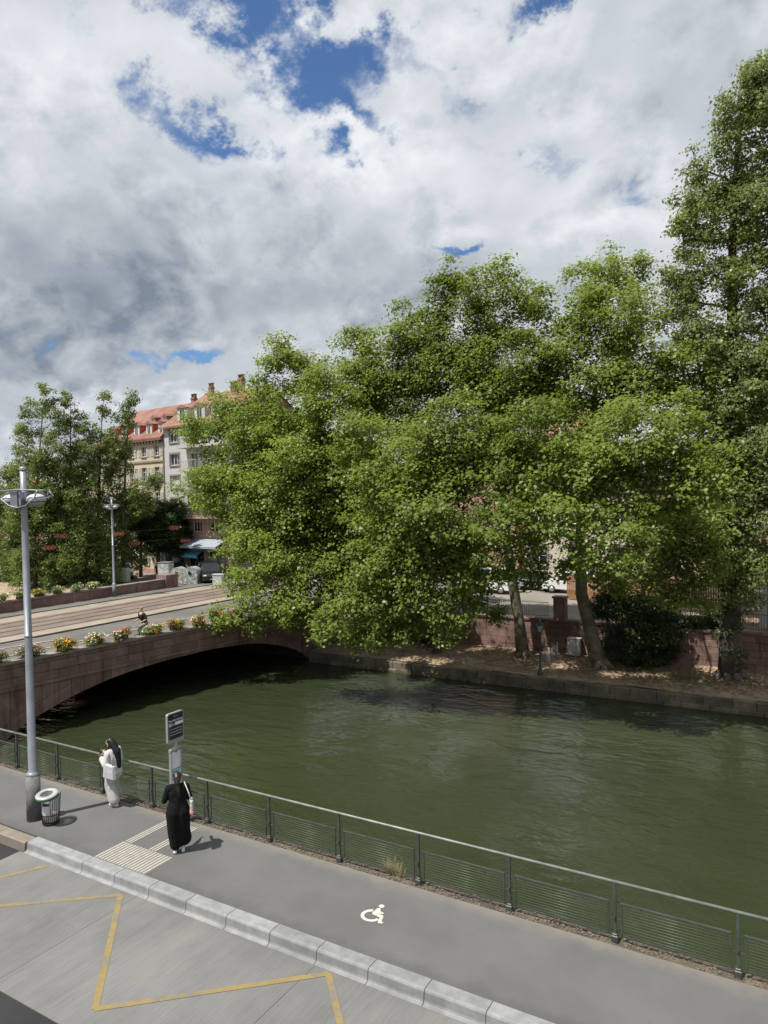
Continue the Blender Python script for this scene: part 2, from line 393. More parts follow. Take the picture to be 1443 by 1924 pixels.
kerb = thing('kerb', 'pale granite bus kerb along the pavement edge', 'kerb', (0, 0, 0)); kerb['kind'] = 'structure'; del kerb['category']
prof = [(9.44, -0.35), (9.44, 0.0), (9.225, 0.0), (9.195, -0.012), (9.18, -0.035), (9.168, -0.145), (9.158, -0.172), (9.138, -0.188), (9.105, -0.194), (9.09, -0.1955), (9.09, -0.35)]
def kerb_mesh(L, mat, prof=prof):
    return MB().prism([(p[0], p[1]) for p in prof], 'x', 0.006, L-0.006).mesh('kerb_stone', mat)
km = kerb_mesh(0.97, MT['granite'])
for i in range(25):
    obj('kerb_stone', km, kerb, (-12.75+0.97*i, 0, 0))
kfirst = kerb_mesh(1.84, MT['granite'])
obj('kerb_stone', kfirst, kerb, (-14.59, 0, 0))
prof2 = [(9.40, -0.35), (9.40, -0.002), (9.16, -0.004), (9.13, -0.02), (9.12, -0.35)]
kb = kerb_mesh(1.0, MT['beige_stone'], prof2)
for i in range(14): obj('kerb_stone', kb, kerb, (-15.59-1.0*i, 0, 0))

def pavement_mat(m):
    t = NT(m.node_tree); b = t.n['Principled BSDF']; src = b.inputs['Base Color'].links[0].from_socket
    pos = t.node('ShaderNodeNewGeometry').outputs['Position']; sp_ = t.node('ShaderNodeSeparateXYZ'); t.link(pos, sp_.inputs[0])
    gr = t.noise(pos, 140, 2, .6); k = t.math('ADD', t.math('MULTIPLY', t.math('SUBTRACT', gr, .5), 1.1), 1.0)
    c3 = t.node('ShaderNodeCombineXYZ')
    for i in range(3): t.link(k, c3.inputs[i])
    c = t.mix(1.0, src, c3.outputs[0], 'MULTIPLY')
    st = t.math('MULTIPLY', t.step(t.noise(pos, 1.1, 7, .7), .58, .78), .35); c = t.mix(st, c, (.06, .058, .055))
    edge = t.math('ADD', sp_.outputs[1], t.math('MULTIPLY', t.math('SUBTRACT', t.noise(pos, 2.2, 5, .6), .5), .5))
    c = t.mix(t.math('MULTIPLY', t.step(edge, 11.2, 11.62), .6), c, (.20, .18, .15))
    c = t.mix(t.math('MULTIPLY', t.step(edge, 9.75, 9.45), .45), c, (.065, .063, .06))
    t.link(c, b.inputs['Base Color']); return m
pave = tag(MB().box(-29.4, 30, 9.442, 11.56, -0.6, 0.0).build('pavement', pavement_mat(MT['asphalt_pave'])), kind='structure')
strip = MB().box(-.024, .024, -.36, .36, 0.0005, 0.007, bev=.004).mesh('tactile_strip', MT['white_paint'])
MB().box(-12.74, -11.24, 9.446, 10.18, 0.0, 0.003).build('tactile_plate', surf('tactile_plate_grey', (0.175, 0.165, 0.148), None, 3, .1, 40, .1, .8), pave)
for k in range(17): obj('tactile_strip', strip, pave, (-12.69+k*.0875, 9.815, 0.003))
strip2 = MB().box(-.022, .022, -.6, .6, 0.0005, 0.006, bev=.003).mesh('guide_strip', MT['white_paint'])
for x0 in (-12.69, -11.95):
    for k in range(3): obj('guide_strip', strip2, pave, (x0+k*.075, 10.795, 0.001))
ISA_WHEEL=[(-6.719,10.572),(-6.759,10.553),(-6.793,10.526),(-6.820,10.493),(-6.838,10.454),(-6.846,10.413),(-6.843,10.371),(-6.831,10.331),(-6.810,10.295),(-6.780,10.265),(-6.745,10.241),(-6.704,10.226),(-6.661,10.219),(-6.617,10.222),(-6.576,10.234),(-6.538,10.254),(-6.506,10.281),(-6.481,10.315),(-6.465,10.353),(-6.526,10.372),(-6.538,10.347),(-6.555,10.324),(-6.577,10.305),(-6.603,10.292),(-6.631,10.283),(-6.661,10.281),(-6.689,10.285),(-6.716,10.294),(-6.740,10.309),(-6.759,10.329),(-6.773,10.352),(-6.780,10.378),(-6.781,10.405),(-6.775,10.432),(-6.762,10.457),(-6.743,10.479),(-6.720,10.497),(-6.693,10.510)]
ISA_HEAD=[(-6.602,10.749),(-6.595,10.729),(-6.595,10.709),(-6.604,10.691),(-6.619,10.679),(-6.638,10.673),(-6.659,10.675),(-6.677,10.684),(-6.691,10.700),(-6.698,10.719),(-6.698,10.739),(-6.689,10.757),(-6.674,10.770),(-6.655,10.776),(-6.634,10.774),(-6.616,10.764)]
ISA_BODY=[(-6.678,10.639),(-6.652,10.656),(-6.607,10.642),(-6.590,10.579),(-6.508,10.568),(-6.495,10.545),(-6.506,10.523),(-6.589,10.508),(-6.470,10.488),(-6.452,10.458),(-6.409,10.328),(-6.363,10.320),(-6.372,10.281),(-6.437,10.258),(-6.460,10.296),(-6.503,10.420),(-6.658,10.435),(-6.681,10.463)]
MT['isa_paint'] = surf('white_symbol_paint', (0.42, 0.41, 0.37), (0.50, 0.49, 0.45), 8, fine=50, fvar=0.08, rough=0.7)
isa = MB()
n_ = len(ISA_WHEEL)//2
isa.add([(x, y, 0.004) for x, y in ISA_WHEEL], [(i, i+1, 2*n_-2-i, 2*n_-1-i) for i in range(n_-1)])
isa.add([(x, y, 0.0045) for x, y in ISA_HEAD], [tuple(range(len(ISA_HEAD)))])
isa.add([(x, y, 0.005) for x, y in ISA_BODY], [tuple(range(len(ISA_BODY)))])
isa.build('wheelchair_symbol', MT['isa_paint'], pave, fix=False)

# coping strip below the railing, quay wall down to the water
tag(MB().box(-29.4, 30, 11.562, 11.88, -0.6, -0.03).build('quay_coping', MT['coping']), kind='structure')
qw = tag(MB().box(-29.4, 30, 10.6, 11.86, -5, -0.602).build('quay_wall', MT['sandstone']), kind='structure')
# little stones and moss lying on the coping
g = MB(); rr = random.Random(3)
for i in range(1900):
    x = rr.uniform(-20, 1.5); y = rr.uniform(11.58, 11.85); s_ = rr.uniform(.006, .022)
    g.box(x-s_, x+s_*rr.uniform(.6, 1.4), y-s_, y+s_, -0.032, -0.03+s_*rr.uniform(.6, 1.5))
tag(g.build('gravel', surf('coping_gravel', (0.08, 0.068, 0.05), (0.18, 0.155, 0.125), 30, fine=90, rough=.9), fix=False), 'loose grit and moss on the coping below the railing', 'gravel', kind='stuff')
# spots and chewing gum on the pavement are real thin flecks
g = MB()
for i in range(150):
    x = rr.uniform(-20, 1); y = rr.uniform(9.5, 11.5); s_ = rr.uniform(.006, .018); a0 = rr.uniform(0, 6)
    g.add([(x+s_*math.cos(a0+k)*rr.uniform(.6, 1.3), y+s_*math.sin(a0+k)*rr.uniform(.5, 1.1), 0.0022) for k in (0, 1, 2, 3, 4, 5)], [tuple(range(6))])
tag(g.build('pavement_litter', surf('dark_flecks', (0.10, 0.095, 0.09), None, 5, .3), fix=False), 'small dark flecks trodden into the pavement', 'litter', kind='stuff')

# --- the river
def water_mat():
    m = bpy.data.materials.new('river_water'); m.use_nodes = True; t = NT(m.node_tree); b = t.n['Principled BSDF']
    pos = t.node('ShaderNodeNewGeometry').outputs['Position']
    c = t.mix(t.step(t.noise(pos, 0.12, 4, 0.5), 0.3, 0.7), (0.0235, 0.0325, 0.0150), (0.0310, 0.0415, 0.0195))
    t.link(c, b.inputs['Base Color']); b.inputs['Roughness'].default_value = 0.03; b.inputs['IOR'].default_value = 1.333
    b.inputs['Specular IOR Level'].default_value = 0.5
    v1 = t.vmath('MULTIPLY', pos, (0.75, 1.35, 1.0))
    n1 = t.noise(v1, 0.9, 3, 0.5, 0.4); n2 = t.noise(v1, 3.2, 4, 0.55, 0.5); n3 = t.noise(v1, 11.0, 3, 0.6, 0.2)
    calm = t.step(t.noise(pos, 0.16, 3, 0.5), 0.36, 0.66)
    h = t.math('ADD', t.math('MULTIPLY', n1, 0.55), t.math('MULTIPLY', t.math('MULTIPLY', n2, 0.36), t.math('ADD', t.math('MULTIPLY', calm, 0.75), 0.25)))
    h = t.math('ADD', h, t.math('MULTIPLY', t.math('MULTIPLY', n3, 0.30), t.math('MULTIPLY', calm, t.step(t.noise(pos, 0.55, 4, 0.6), 0.42, 0.68))))
    bn = t.node('ShaderNodeBump'); bn.inputs['Strength'].default_value = 0.85; bn.inputs['Distance'].default_value = 0.21
    t.link(h, bn.inputs['Height']); t.link(bn.outputs[0], b.inputs['Normal'])
    return m
structure('water', sheet(-260, 140, 11.8, 38.2, WATER), water_mat())

# --- far bank: stone edge, earth ledge, retaining wall, upper street
EDGE_Y, WALL_Y, LEDGE = 36.35, 42.35, -2.4
bank = tag(MB().box(-27.6, 40, EDGE_Y+.32, WALL_Y+.2, -5, LEDGE-.02).build('river_bank', MT['dirt']), kind='structure')
# uneven earth surface
mb = MB(); NX, NY = 150, 16; rr = random.Random(5)
hh = {}
for i in range(NX+1):
    for j in range(NY+1):
        x = -27.6+67.6*i/NX; y = EDGE_Y+.30+(WALL_Y-EDGE_Y-.28)*j/NY
        hh[i, j] = len(mb.v); mb.v.append((x, y, LEDGE+0.05*math.sin(x*.9+y)*math.sin(y*1.7)+rr.uniform(-.015, .02)+0.10*max(0, (j-10)/6)))
for i in range(NX):
    for j in range(NY): mb.f.append((hh[i, j], hh[i+1, j], hh[i+1, j+1], hh[i, j+1])); mb.sm.append(True)
mb.build('earth', MT['dirt'], bank)
rr = random.Random(8)
stones = [MB().box(0, L-.012, 0, .36, -.9, .0, bev=.03).mesh('edge_stone', MT['bank_stone']) for L in (.8, 1.0, 1.25)]
x = -27.5
while x < 12:
    k = rr.randrange(3); o = obj('edge_stone', stones[k], bank, (x, EDGE_Y+rr.uniform(-.02, .03), LEDGE+rr.uniform(-.03, .02)-.02), (rr.uniform(-.03, .03), 0, rr.uniform(-.015, .015)))
    o2 = obj('edge_stone', stones[k], bank, (x+.3, EDGE_Y-.10+rr.uniform(-.02, .02), LEDGE-.40+rr.uniform(-.03, .03)))
    x += (.8, 1.0, 1.25)[k]
# leaf litter: thousands of fallen leaves
g = MB()
for i in range(5200):
    x = rr.uniform(-27, 6); y = rr.triangular(EDGE_Y+.2, WALL_Y, 40.5); s_ = rr.uniform(.04, .09); a0 = rr.uniform(0, 6); zz = LEDGE+0.05*math.sin(x*.9+y)*math.sin(y*1.7)+.035+0.10*max(0, (y-40.3)/2.2)
    g.add([(x+s_*math.cos(a0+k*1.57), y+s_*math.sin(a0+k*1.57), zz+rr.uniform(-.01, .03)) for k in range(4)], [(0, 1, 2, 3)])
tag(g.build('leaf_litter', surf('dry_fallen_leaves', (0.14, 0.085, 0.045), (0.30, 0.20, 0.11), 6, fine=40, fvar=.2, rough=.8), fix=False), 'dry brown leaves scattered over the earth bank', 'leaves', kind='stuff')

wall = thing('retaining_wall', 'pink sandstone block retaining wall behind the plane trees on the far bank', 'wall', (0, WALL_Y, LEDGE))
MB().box(-27.6, 30, .06, .5, -1.0, 1.92).build('wall_core', MT['mortar'], wall)
rr = random.Random(9)
for c in range(5):
    x = -27.55-rr.uniform(0, .4)
    while x < 9:
        L = rr.choice((.7, .85, 1.0, 1.2)); h = .385
        MB().box(0, L-.014, 0, .3, 0.007, h-.007, bev=.012).build('stone_block', MT['sandstone'], wall, (x, rr.uniform(-.012, .012), c*h))
        x += L
for i in range(30):
    MB().box(0, 1.24, -.07, .52, 0, .15, bev=.02).build('coping_stone', MT['sandstone'], wall, (-27.6+1.25*i, 0, 1.925))

# upper ground of the far bank
structure('street', MB().box(-260, 160, WALL_Y+.48, 320, -1.6, -0.5), MT['street'])
# bank of the far side beyond the bridge
bw = MB()
bw.add([(-260, 36.5, -2.6), (-50.6, 36.5, -2.6), (-50.6, 42.9, -0.52), (-260, 42.9, -0.52)], [(0, 1, 2, 3)])
bw.add([(-260, 36.5, -5), (-50.6, 36.5, -5), (-50.6, 36.5, -2.6), (-260, 36.5, -2.6)], [(0, 1, 2, 3)])
structure('grass_bank', bw, MT['grass_dry'])

# ================================================================== the bridge
bridge = thing('bridge', 'pink sandstone arch bridge with flower boxes and tram tracks over the river', 'bridge', (0, 0, 0))
def bx_(Y): return -30.4+(Y-18)*0.1235
ARCH = [(17.9, -3.4), (18.05, -2.95), (19.5, -2.35), (21.4, -1.74), (23.65, -1.30), (26.1, -1.09), (29.5, -1.02), (32.6, -1.23), (34.8, -1.77), (36.15, -2.31), (37.3, -3.04), (37.5, -3.4)]
def arch_z(Y):
    # smooth interpolation of the intrados
    for (a, za), (b, zb) in zip(ARCH[:-1], ARCH[1:]):
        if a <= Y <= b: return za+(zb-za)*(Y-a)/(b-a)
    return -5.0
N_ = 44; ys = [17.9+(37.5-17.9)*i/N_ for i in range(N_+1)]
zs = [arch_z(y) for y in ys]
for _ in range(2): zs = [zs[0]]+[(zs[i-1]+2*zs[i]+zs[i+1])/4 for i in range(1, N_)]+[zs[-1]]
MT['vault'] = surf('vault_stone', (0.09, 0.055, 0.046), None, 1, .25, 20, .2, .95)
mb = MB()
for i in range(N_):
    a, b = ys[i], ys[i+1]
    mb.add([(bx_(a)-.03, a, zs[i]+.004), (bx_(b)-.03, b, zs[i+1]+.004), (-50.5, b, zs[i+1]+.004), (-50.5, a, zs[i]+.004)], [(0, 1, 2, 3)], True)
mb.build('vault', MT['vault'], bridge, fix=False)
# body between vault and deck (back of the face masonry, far face, abutments)
mb = MB()
for i in range(N_):
    a, b = ys[i], ys[i+1]
    for X in (-0.12, None):
        xa, xb = (bx_(a)-.12, bx_(b)-.12) if X is not None else (-50.45, -50.45)
        mb.add([(xa, a, zs[i]), (xb, b, zs[i+1]), (xb, b, -.52), (xa, a, -.52)], [(0, 1, 2, 3)])
for (a, b) in ((11.0, 17.9), (37.5, 43.0)):
    mb.add([(bx_(a)-.12, a, -5), (bx_(b)-.12, b, -5), (bx_(b)-.12, b, -.52), (bx_(a)-.12, a, -.52), (-50.5, a, -5), (-50.5, b, -5), (-50.5, b, -.52), (-50.5, a, -.52)],
           [(0, 1, 2, 3), (4, 5, 6, 7), (0, 3, 7, 4), (1, 2, 6, 5)])
mb.build('abutment', MT['mortar'], bridge, fix=False)
# face stones: voussoirs under the string course, abutment ashlar, parapet courses
def face_piece(name, y0, y1, zb0, zb1, zt0, zt1, thick=.16, proud=0.0, mat='sandstone', g=.011):
    y0 += g; y1 -= g; zb0 += g; zb1 += g; zt0 -= g; zt1 -= g
    P_ = [(y0, zb0), (y1, zb1), (y1, zt1), (y0, zt0)]
    vs = [(bx_(y)+proud, y, z) for y, z in P_]+[(bx_(y)-thick, y, z) for y, z in P_]
    mb = MB().add(vs, [(0, 1, 2, 3), (7, 6, 5, 4), (0, 4, 5, 1), (1, 5, 6, 2), (2, 6, 7, 3), (3, 7, 4, 0)])
    return mb.build(name, MT[mat], bridge)
rr = random.Random(21)
zi = lambda y: float(np.interp(y, ys, zs))
y = 17.9
while y < 37.45:
    y2 = min(37.5, y+rr.choice((.62, .7, .78)))
    zt = -.90
    zmid = (zi(y)+zi(y2))/2
    if zmid < -1.75:
        h0, h1 = zi(y)+.62, zi(y2)+.62
        face_piece('voussoir', y, y2, zi(y), zi(y2), h0, h1, proud=rr.uniform(-.006, .006))
        face_piece('stone_block', y, y2, h0, h1, zt, zt, proud=rr.uniform(-.012, 0))
    else:
        face_piece('voussoir', y, y2, zi(y), zi(y2), zt, zt, proud=rr.uniform(-.006, .006))
    y = y2
for (a, b) in ((11.9, 17.9), (37.5, 42.6)):
    for c in range(6):
        z0, z1 = -3.9+c*.5, -3.9+(c+1)*.5
        y = a
        while y < b-.05:
            y2 = min(b, y+rr.choice((.9, 1.1, 1.3)))
            face_piece('stone_block', y, y2, z0, z0, z1, z1, proud=rr.uniform(-.012, .0)); y = y2
y = 11.9
while y < 42.4:      # string course, parapet courses, coping
    y2 = y+1.75; face_piece('string_course', y, y2, -.90, -.90, -.76, -.76, proud=.07, g=.003)
    y = y2
for c, (z0, z1) in enumerate(((-.76, -.36), (-.36, .06), (.06, .26))):
    y = 11.9+.3*c
    while y < 42.4:
        y2 = min(42.6, y+rr.choice((1.1, 1.35, 1.6))); face_piece('parapet_stone', y, y2, z0, z0, z1, z1, thick=.42, proud=rr.uniform(-.010, .004)); y = y2
y = 11.9
MT['coping_stone'] = surf('weathered_coping', (0.15, 0.13, 0.11), (0.28, 0.25, 0.21), 1.2, fine=25, fvar=.2, rough=.92, bump=.4, bscale=20, rndv=.1)
while y < 42.4:
    y2 = y+1.5; face_piece('coping_stone', y, y2, .262, .262, .40, .40, thick=.50, proud=.05, mat='coping_stone', g=.004); y = y2
# deck surface
def deck(name, x0, x1, z, mat, y0=10.0, y1=43.0):
    return sheet(x0, x1, y0, y1, z).build(name, MT[mat], bridge)
MB().add([(bx_(10), 10, -.52), (bx_(43), 43, -.52), (-50.5, 43, -.52), (-50.5, 10, -.52)], [(0, 1, 2, 3)]).build('deck', MT['bridge_asphalt'], bridge)
structure('bridge_road', sheet(-50.5, -26.0, 43.0, 62, -.496), MT['bridge_asphalt'])
YE = 60.0
MB().box(-50.0, -47.9, 10, YE, -.52, -.42).build('far_footway', MT['bridge_asphalt'], bridge)
deck('concrete_band', -47.85, -46.06, -.488, 'beige_conc', y1=YE); deck('track_bed', -46.06, -40.84, -.488, 'track_bed', y1=YE); deck('concrete_band', -40.84, -39.5, -.488, 'beige_conc', y1=YE)
for x in (-45.35, -43.9, -42.55, -41.1): MB().box(x-.07, x+.07, 10, YE, -.488, -.478).build('tram_rail', MT['rail_steel'], bridge)
MB().box(-39.28, -39.12, 10, YE, -.52, -.476).build('drain_channel', MT['rail_steel'], bridge)
MB().add([(bx_(10)-.5, 10, -.40), (bx_(43)-.5, 43, -.40), (bx_(43)-2.0, 43, -.40), (bx_(10)-2.0, 10, -.40)], [(0, 1, 2, 3)]).build('near_footway', MT['bridge_asphalt'], bridge)
MB().add([(-35.55, 10, -.484), (-35.40, 10, -.484), (-35.75, 43, -.484), (-35.9, 43, -.484)], [(0, 1, 2, 3)]).build('lane_line', MT['white_paint'], bridge)
MB().add([(-37.9, 22.6, -.484), (-37.78, 22.6, -.484), (-37.05, 26.4, -.484), (-37.2, 26.4, -.484)], [(0, 1, 2, 3)]).build('lane_line', MT['white_paint'], bridge)
MB().add([(-37.75, 24.1, -.480), (-37.35, 24.3, -.480), (-37.2, 25.6, -.480)], [(0, 1, 2)]).build('lane_arrow', MT['white_paint'], bridge)
MB().add([(-38.95, 22, -.484), (-38.85, 22, -.484), (-38.85, 25.4, -.484), (-38.95, 25.4, -.484)], [(0, 1, 2, 3)]).build('lane_line', MT['white_paint'], bridge)
# far parapet with stepped end block
rr = random.Random(31)
y = 12.0
while y < 44.9:
    y2 = min(45.0, y+rr.choice((1.2, 1.5, 1.8)))
    MB().box(-50.25+rr.uniform(-.008, .008), -49.8+rr.uniform(-.01, .01), y+.006, y2-.006, -.52, .27, bev=.01).build('parapet_stone', MT['sandstone'], bridge)
    MB().box(-50.32, -49.74, y+.003, y2-.003, .272, .40, bev=.015).build('coping_stone', MT['coping_stone'], bridge)
    y = y2
MB().box(-50.9, -49.6, 45.0, 46.4, -.52, .75, bev=.02).build('end_pier', MT['sandstone'], bridge)

# ================================================================== trees and plants
def leaf_cloud(name, pos, nrm, size, tint, mat, parent, aspect=0.8, seed=1):
    """many small folded leaves, one mesh"""
    rg = np.random.default_rng(seed); n = len(pos)
    nrm = nrm/np.linalg.norm(nrm, axis=1, keepdims=True)
    ref = rg.normal(size=(n, 3)); t = np.cross(nrm, ref); t /= np.linalg.norm(t, axis=1, keepdims=True)
    b = np.cross(nrm, t)
    L = size[:, None]; W = L*aspect; fold = (0.18*L)
    base = pos-t*L*.5; tip = pos+t*L*.5
    l1 = pos-t*L*.06+b*W*.5+nrm*fold; r1 = pos-t*L*.06-b*W*.5+nrm*fold
    v = np.stack([base, l1, tip, r1], 1).reshape(-1, 3).astype(np.float32)
    k = np.arange(n)[:, None]*4
    f = (k+np.array([[0, 3, 2, 1]])).reshape(-1).astype(np.int32)
    me = bpy.data.meshes.new(name)
    me.vertices.add(len(v)); me.vertices.foreach_set('co', v.reshape(-1))
    me.loops.add(len(f)); me.loops.foreach_set('vertex_index', f)
    me.polygons.add(n); me.polygons.foreach_set('loop_start', np.arange(0, 4*n, 4, dtype=np.int32))
    me.update(calc_edges=True)
    at = me.attributes.new('tint', 'FLOAT', 'FACE'); at.data.foreach_set('value', tint.astype(np.float32))
    me.materials.append(mat); me.validate()
    return obj(name, me, parent)

def sprays(lobes, per_m2, leaves, spread, lsize, seed, fill=0.32, droop=0.0, up=0.75, sub=1.0, bias=0.0):
    """each lobe breaks up into clumps; twig ends sit on the upper and outer side of a clump, leaves round every twig end"""
    rg = np.random.default_rng(seed); P_, N_, S_, T_, ends = [], [], [], [], []
    for li, (cx, cy, cz, r, rz) in enumerate(lobes):
        c = np.array((cx, cy, cz)); K = max(4, int((9+4.2*r*r)*sub)); alle = []
        lt = rg.normal(0, .08)+bias
        d0 = rg.normal(size=(K, 3)); d0 /= np.linalg.norm(d0, axis=1, keepdims=True)
        for k in range(K):
            rk = (r*(rg.uniform(.18, .34) if rg.random() < .55 else rg.uniform(.38, .60))) if r > .5 else r*.7
            ck = c+d0[k]*np.array((r, r, rz))*rg.uniform(.45, 1.06)
            n = max(4, int(per_m2*4*math.pi*rk*rk))
            d = rg.normal(size=(n, 3)); d[:, 2] += .45; d += d0[k]*.35; d /= np.linalg.norm(d, axis=1, keepdims=True)
            rad = np.where(rg.random(n) < fill, rg.uniform(.1, .7, n), rg.uniform(.75, 1.1, n))
            rad = np.where(rg.random(n) < .05, rg.uniform(1.15, 1.6, n), rad)
            e = ck+d*rad[:, None]*np.array((rk, rk, rk*.72*rz/r)); alle.append(e)
            st = rg.normal(0, .10)+rg.normal(0, .08, n)
            m = rg.poisson(leaves, n); idx = np.repeat(np.arange(n), m)
            q = rg.normal(size=(len(idx), 3))*np.array((spread, spread, spread*.55))
            p = e[idx]+q; p[:, 2] -= droop*np.abs(rg.normal(size=len(idx)))*spread
            nn = d[idx]*.45+np.array((-.12, -.30, up))+rg.normal(size=(len(idx), 3))*.40
            P_.append(p); N_.append(nn); S_.append(lsize*rg.uniform(.55, 1.4, len(idx)))
            T_.append(np.clip(.5+lt+st[idx]+rg.normal(0, .13, len(idx)), 0, 1))
        ends.append((c, np.concatenate(alle)))
    return np.concatenate(P_), np.concatenate(N_), np.concatenate(S_), np.concatenate(T_), ends

def skeleton(mb, trunk, trad, lobes, ends, seed, twigs=5, twist=.12, tw_r=.012, limb=1.0):
    """trunk, limbs joining each lobe to the nearest limb below it, twigs into the lobes"""
    rg = random.Random(seed)
    mb.tube(trunk, trad, 10)
    nodes = []
    T = [Vector(p) for p in trunk]
    for a, b, ra, rb in zip(T[:-1], T[1:], trad[:-1], trad[1:]):
        for k in range(6): nodes.append([a.lerp(b, k/6), ra+(rb-ra)*k/6])
    nodes = nodes[len(nodes)//3:]
    top = T[-1]
    for li in sorted(range(len(lobes)), key=lambda i: (Vector(lobes[i][:3])-top).length):
        c = Vector(lobes[li][:3]); best = None
        for nd in nodes:
            dv = c-nd[0]; cost = dv.length+max(0, nd[0].z-c.z)*1.6+(.0 if nd[1] > .05 else .6)
            if best is None or cost < best[0]: best = (cost, nd)
        nd = best[1]; a = nd[0]; L = (c-a).length
        if L < .3: continue
        mid = a.lerp(c, .5)+Vector((rg.uniform(-1, 1), rg.uniform(-1, 1), rg.uniform(-.2, 1)))*L*twist
        r0 = min(nd[1]*.62, (.025+.020*L)*limb); r1 = max(.018, r0*.45)
        pts = [a]
        for k in range(1, 7):
            t = k/6; p = a*(1-t)**2+mid*2*t*(1-t)+c*t*t
            if k < 6: p += Vector((rg.uniform(-1, 1), rg.uniform(-1, 1), rg.uniform(-1, 1)))*.03*L
            pts.append(p)
        rad = [r0+(r1-r0)*k/6 for k in range(7)]
        mb.tube(pts, rad, 6)
        for k in range(1, 7): nodes.append([pts[k], rad[k]])
        cc, e = ends[li]
        for j in rg.sample(range(len(e)), min(len(e), twigs+int(3*lobes[li][3]))):
            q = Vector(e[j]); m = c.lerp(q, .5)+Vector((rg.uniform(-1, 1), rg.uniform(-1, 1), rg.uniform(0, 1)))*.15
            mb.tube([c, m, q], [r1*.7, r1*.45, tw_r], 4, cap=False)

def make_tree(name, label, base, trunk, trad, lobes, leaf, bark, seed, per_m2=2.9, leaves=11, spread=.26, lsize=.175, group=None, roots=0.0, twigs=5, limb=1.0, **kw):
    o = thing(name, label, 'tree', base, 0, group)
    B = np.array(base); lob = [(a-B[0], b-B[1], c-B[2], r, rz) for a, b, c, r, rz in lobes]
    P_, N_, S_, T_, ends = sprays(lob, per_m2, leaves, spread, lsize, seed, **kw)
    mb = MB(); skeleton(mb, trunk, trad, lob, ends, seed, twigs, limb=limb)
    if roots > 0:
        for k in range(7):
            a = k*.9+seed; mb.tube([(0, 0, .45), (math.cos(a)*trad[0]*1.1, math.sin(a)*trad[0]*1.1, .12), (math.cos(a)*(trad[0]+roots), math.sin(a)*(trad[0]+roots), -.06)], [trad[0]*.70, trad[0]*.30, .03], 6)
    mb.build('trunk', bark, o, fix=False)
    leaf_cloud('crown', P_, N_, S_, T_, leaf, o, seed=seed); print('LEAVES', name, len(P_))
    return o
LOBES_BRIDGE_TREE=[(-28.4,35.5,16.0,1.32,1.32),(-29.0,39.1,15.5,1.19,1.19),(-29.7,35.5,14.7,1.27,1.27),(-29.8,40.1,14.8,1.15,1.15),(-26.6,35.5,14.4,1.45,1.45),(-31.9,35.5,13.9,1.03,1.03),(-31.9,38.9,13.5,0.93,0.93),(-24.8,35.5,13.3,1.58,1.58),(-25.4,40.2,13.4,1.43,1.43),(-27.8,35.5,12.7,1.97,1.97),(-31.1,35.5,12.3,1.70,1.70),(-34.3,35.5,12.6,1.69,1.69),(-34.7,39.6,12.6,1.52,1.52),(-36.2,35.5,11.8,0.94,0.94),(-24.1,35.5,11.2,2.04,2.04),(-27.3,35.5,10.1,2.29,2.29),(-27.0,39.6,9.8,2.06,2.06),(-31.2,35.5,9.6,2.22,2.22),(-31.2,38.5,9.9,2.00,2.00),(-34.2,35.5,9.4,1.59,1.59),(-35.4,35.5,7.8,1.43,1.43),(-35.8,40.1,7.7,1.29,1.29),(-33.1,35.5,7.6,1.74,1.74),(-28.2,35.5,7.5,2.48,2.48),(-24.2,35.5,8.4,2.36,2.36),(-24.4,39.5,7.9,2.13,2.13),(-25.8,35.5,5.5,2.41,2.41),(-26.4,39.9,4.4,2.17,2.17),(-30.0,35.5,5.5,2.19,2.19),(-29.6,38.9,5.2,1.97,1.97),(-33.1,35.5,5.7,1.26,1.26),(-33.4,40.3,5.2,1.13,1.13),(-22.8,35.5,6.1,2.17,2.17),(-23.5,39.6,5.5,1.95,1.95),(-26.3,34.0,3.7,1.89,1.89),(-25.8,37.4,3.5,1.70,1.70),(-28.3,32.5,3.8,1.50,1.50),(-28.2,31.0,2.4,1.15,1.15),(-28.8,34.3,2.4,1.04,1.04),(-26.8,32.5,2.3,1.53,1.53),(-27.1,30.5,1.0,1.06,1.06),(-27.3,33.7,0.8,0.96,0.96),(-28.3,29.5,0.8,0.59,0.59),(-28.2,34.1,0.9,0.53,0.53),(-26.0,32.0,0.9,1.26,1.26),(-24.8,34.0,2.2,1.70,1.70),(-24.3,36.0,3.6,1.92,1.92),(-24.8,40.7,3.6,1.72,1.72),(-25.3,34.0,0.8,1.09,1.09),(-24.7,38.0,0.8,0.98,0.98),(-29.1,32.0,4.3,1.09,1.09),(-29.5,35.7,3.8,0.98,0.98)]
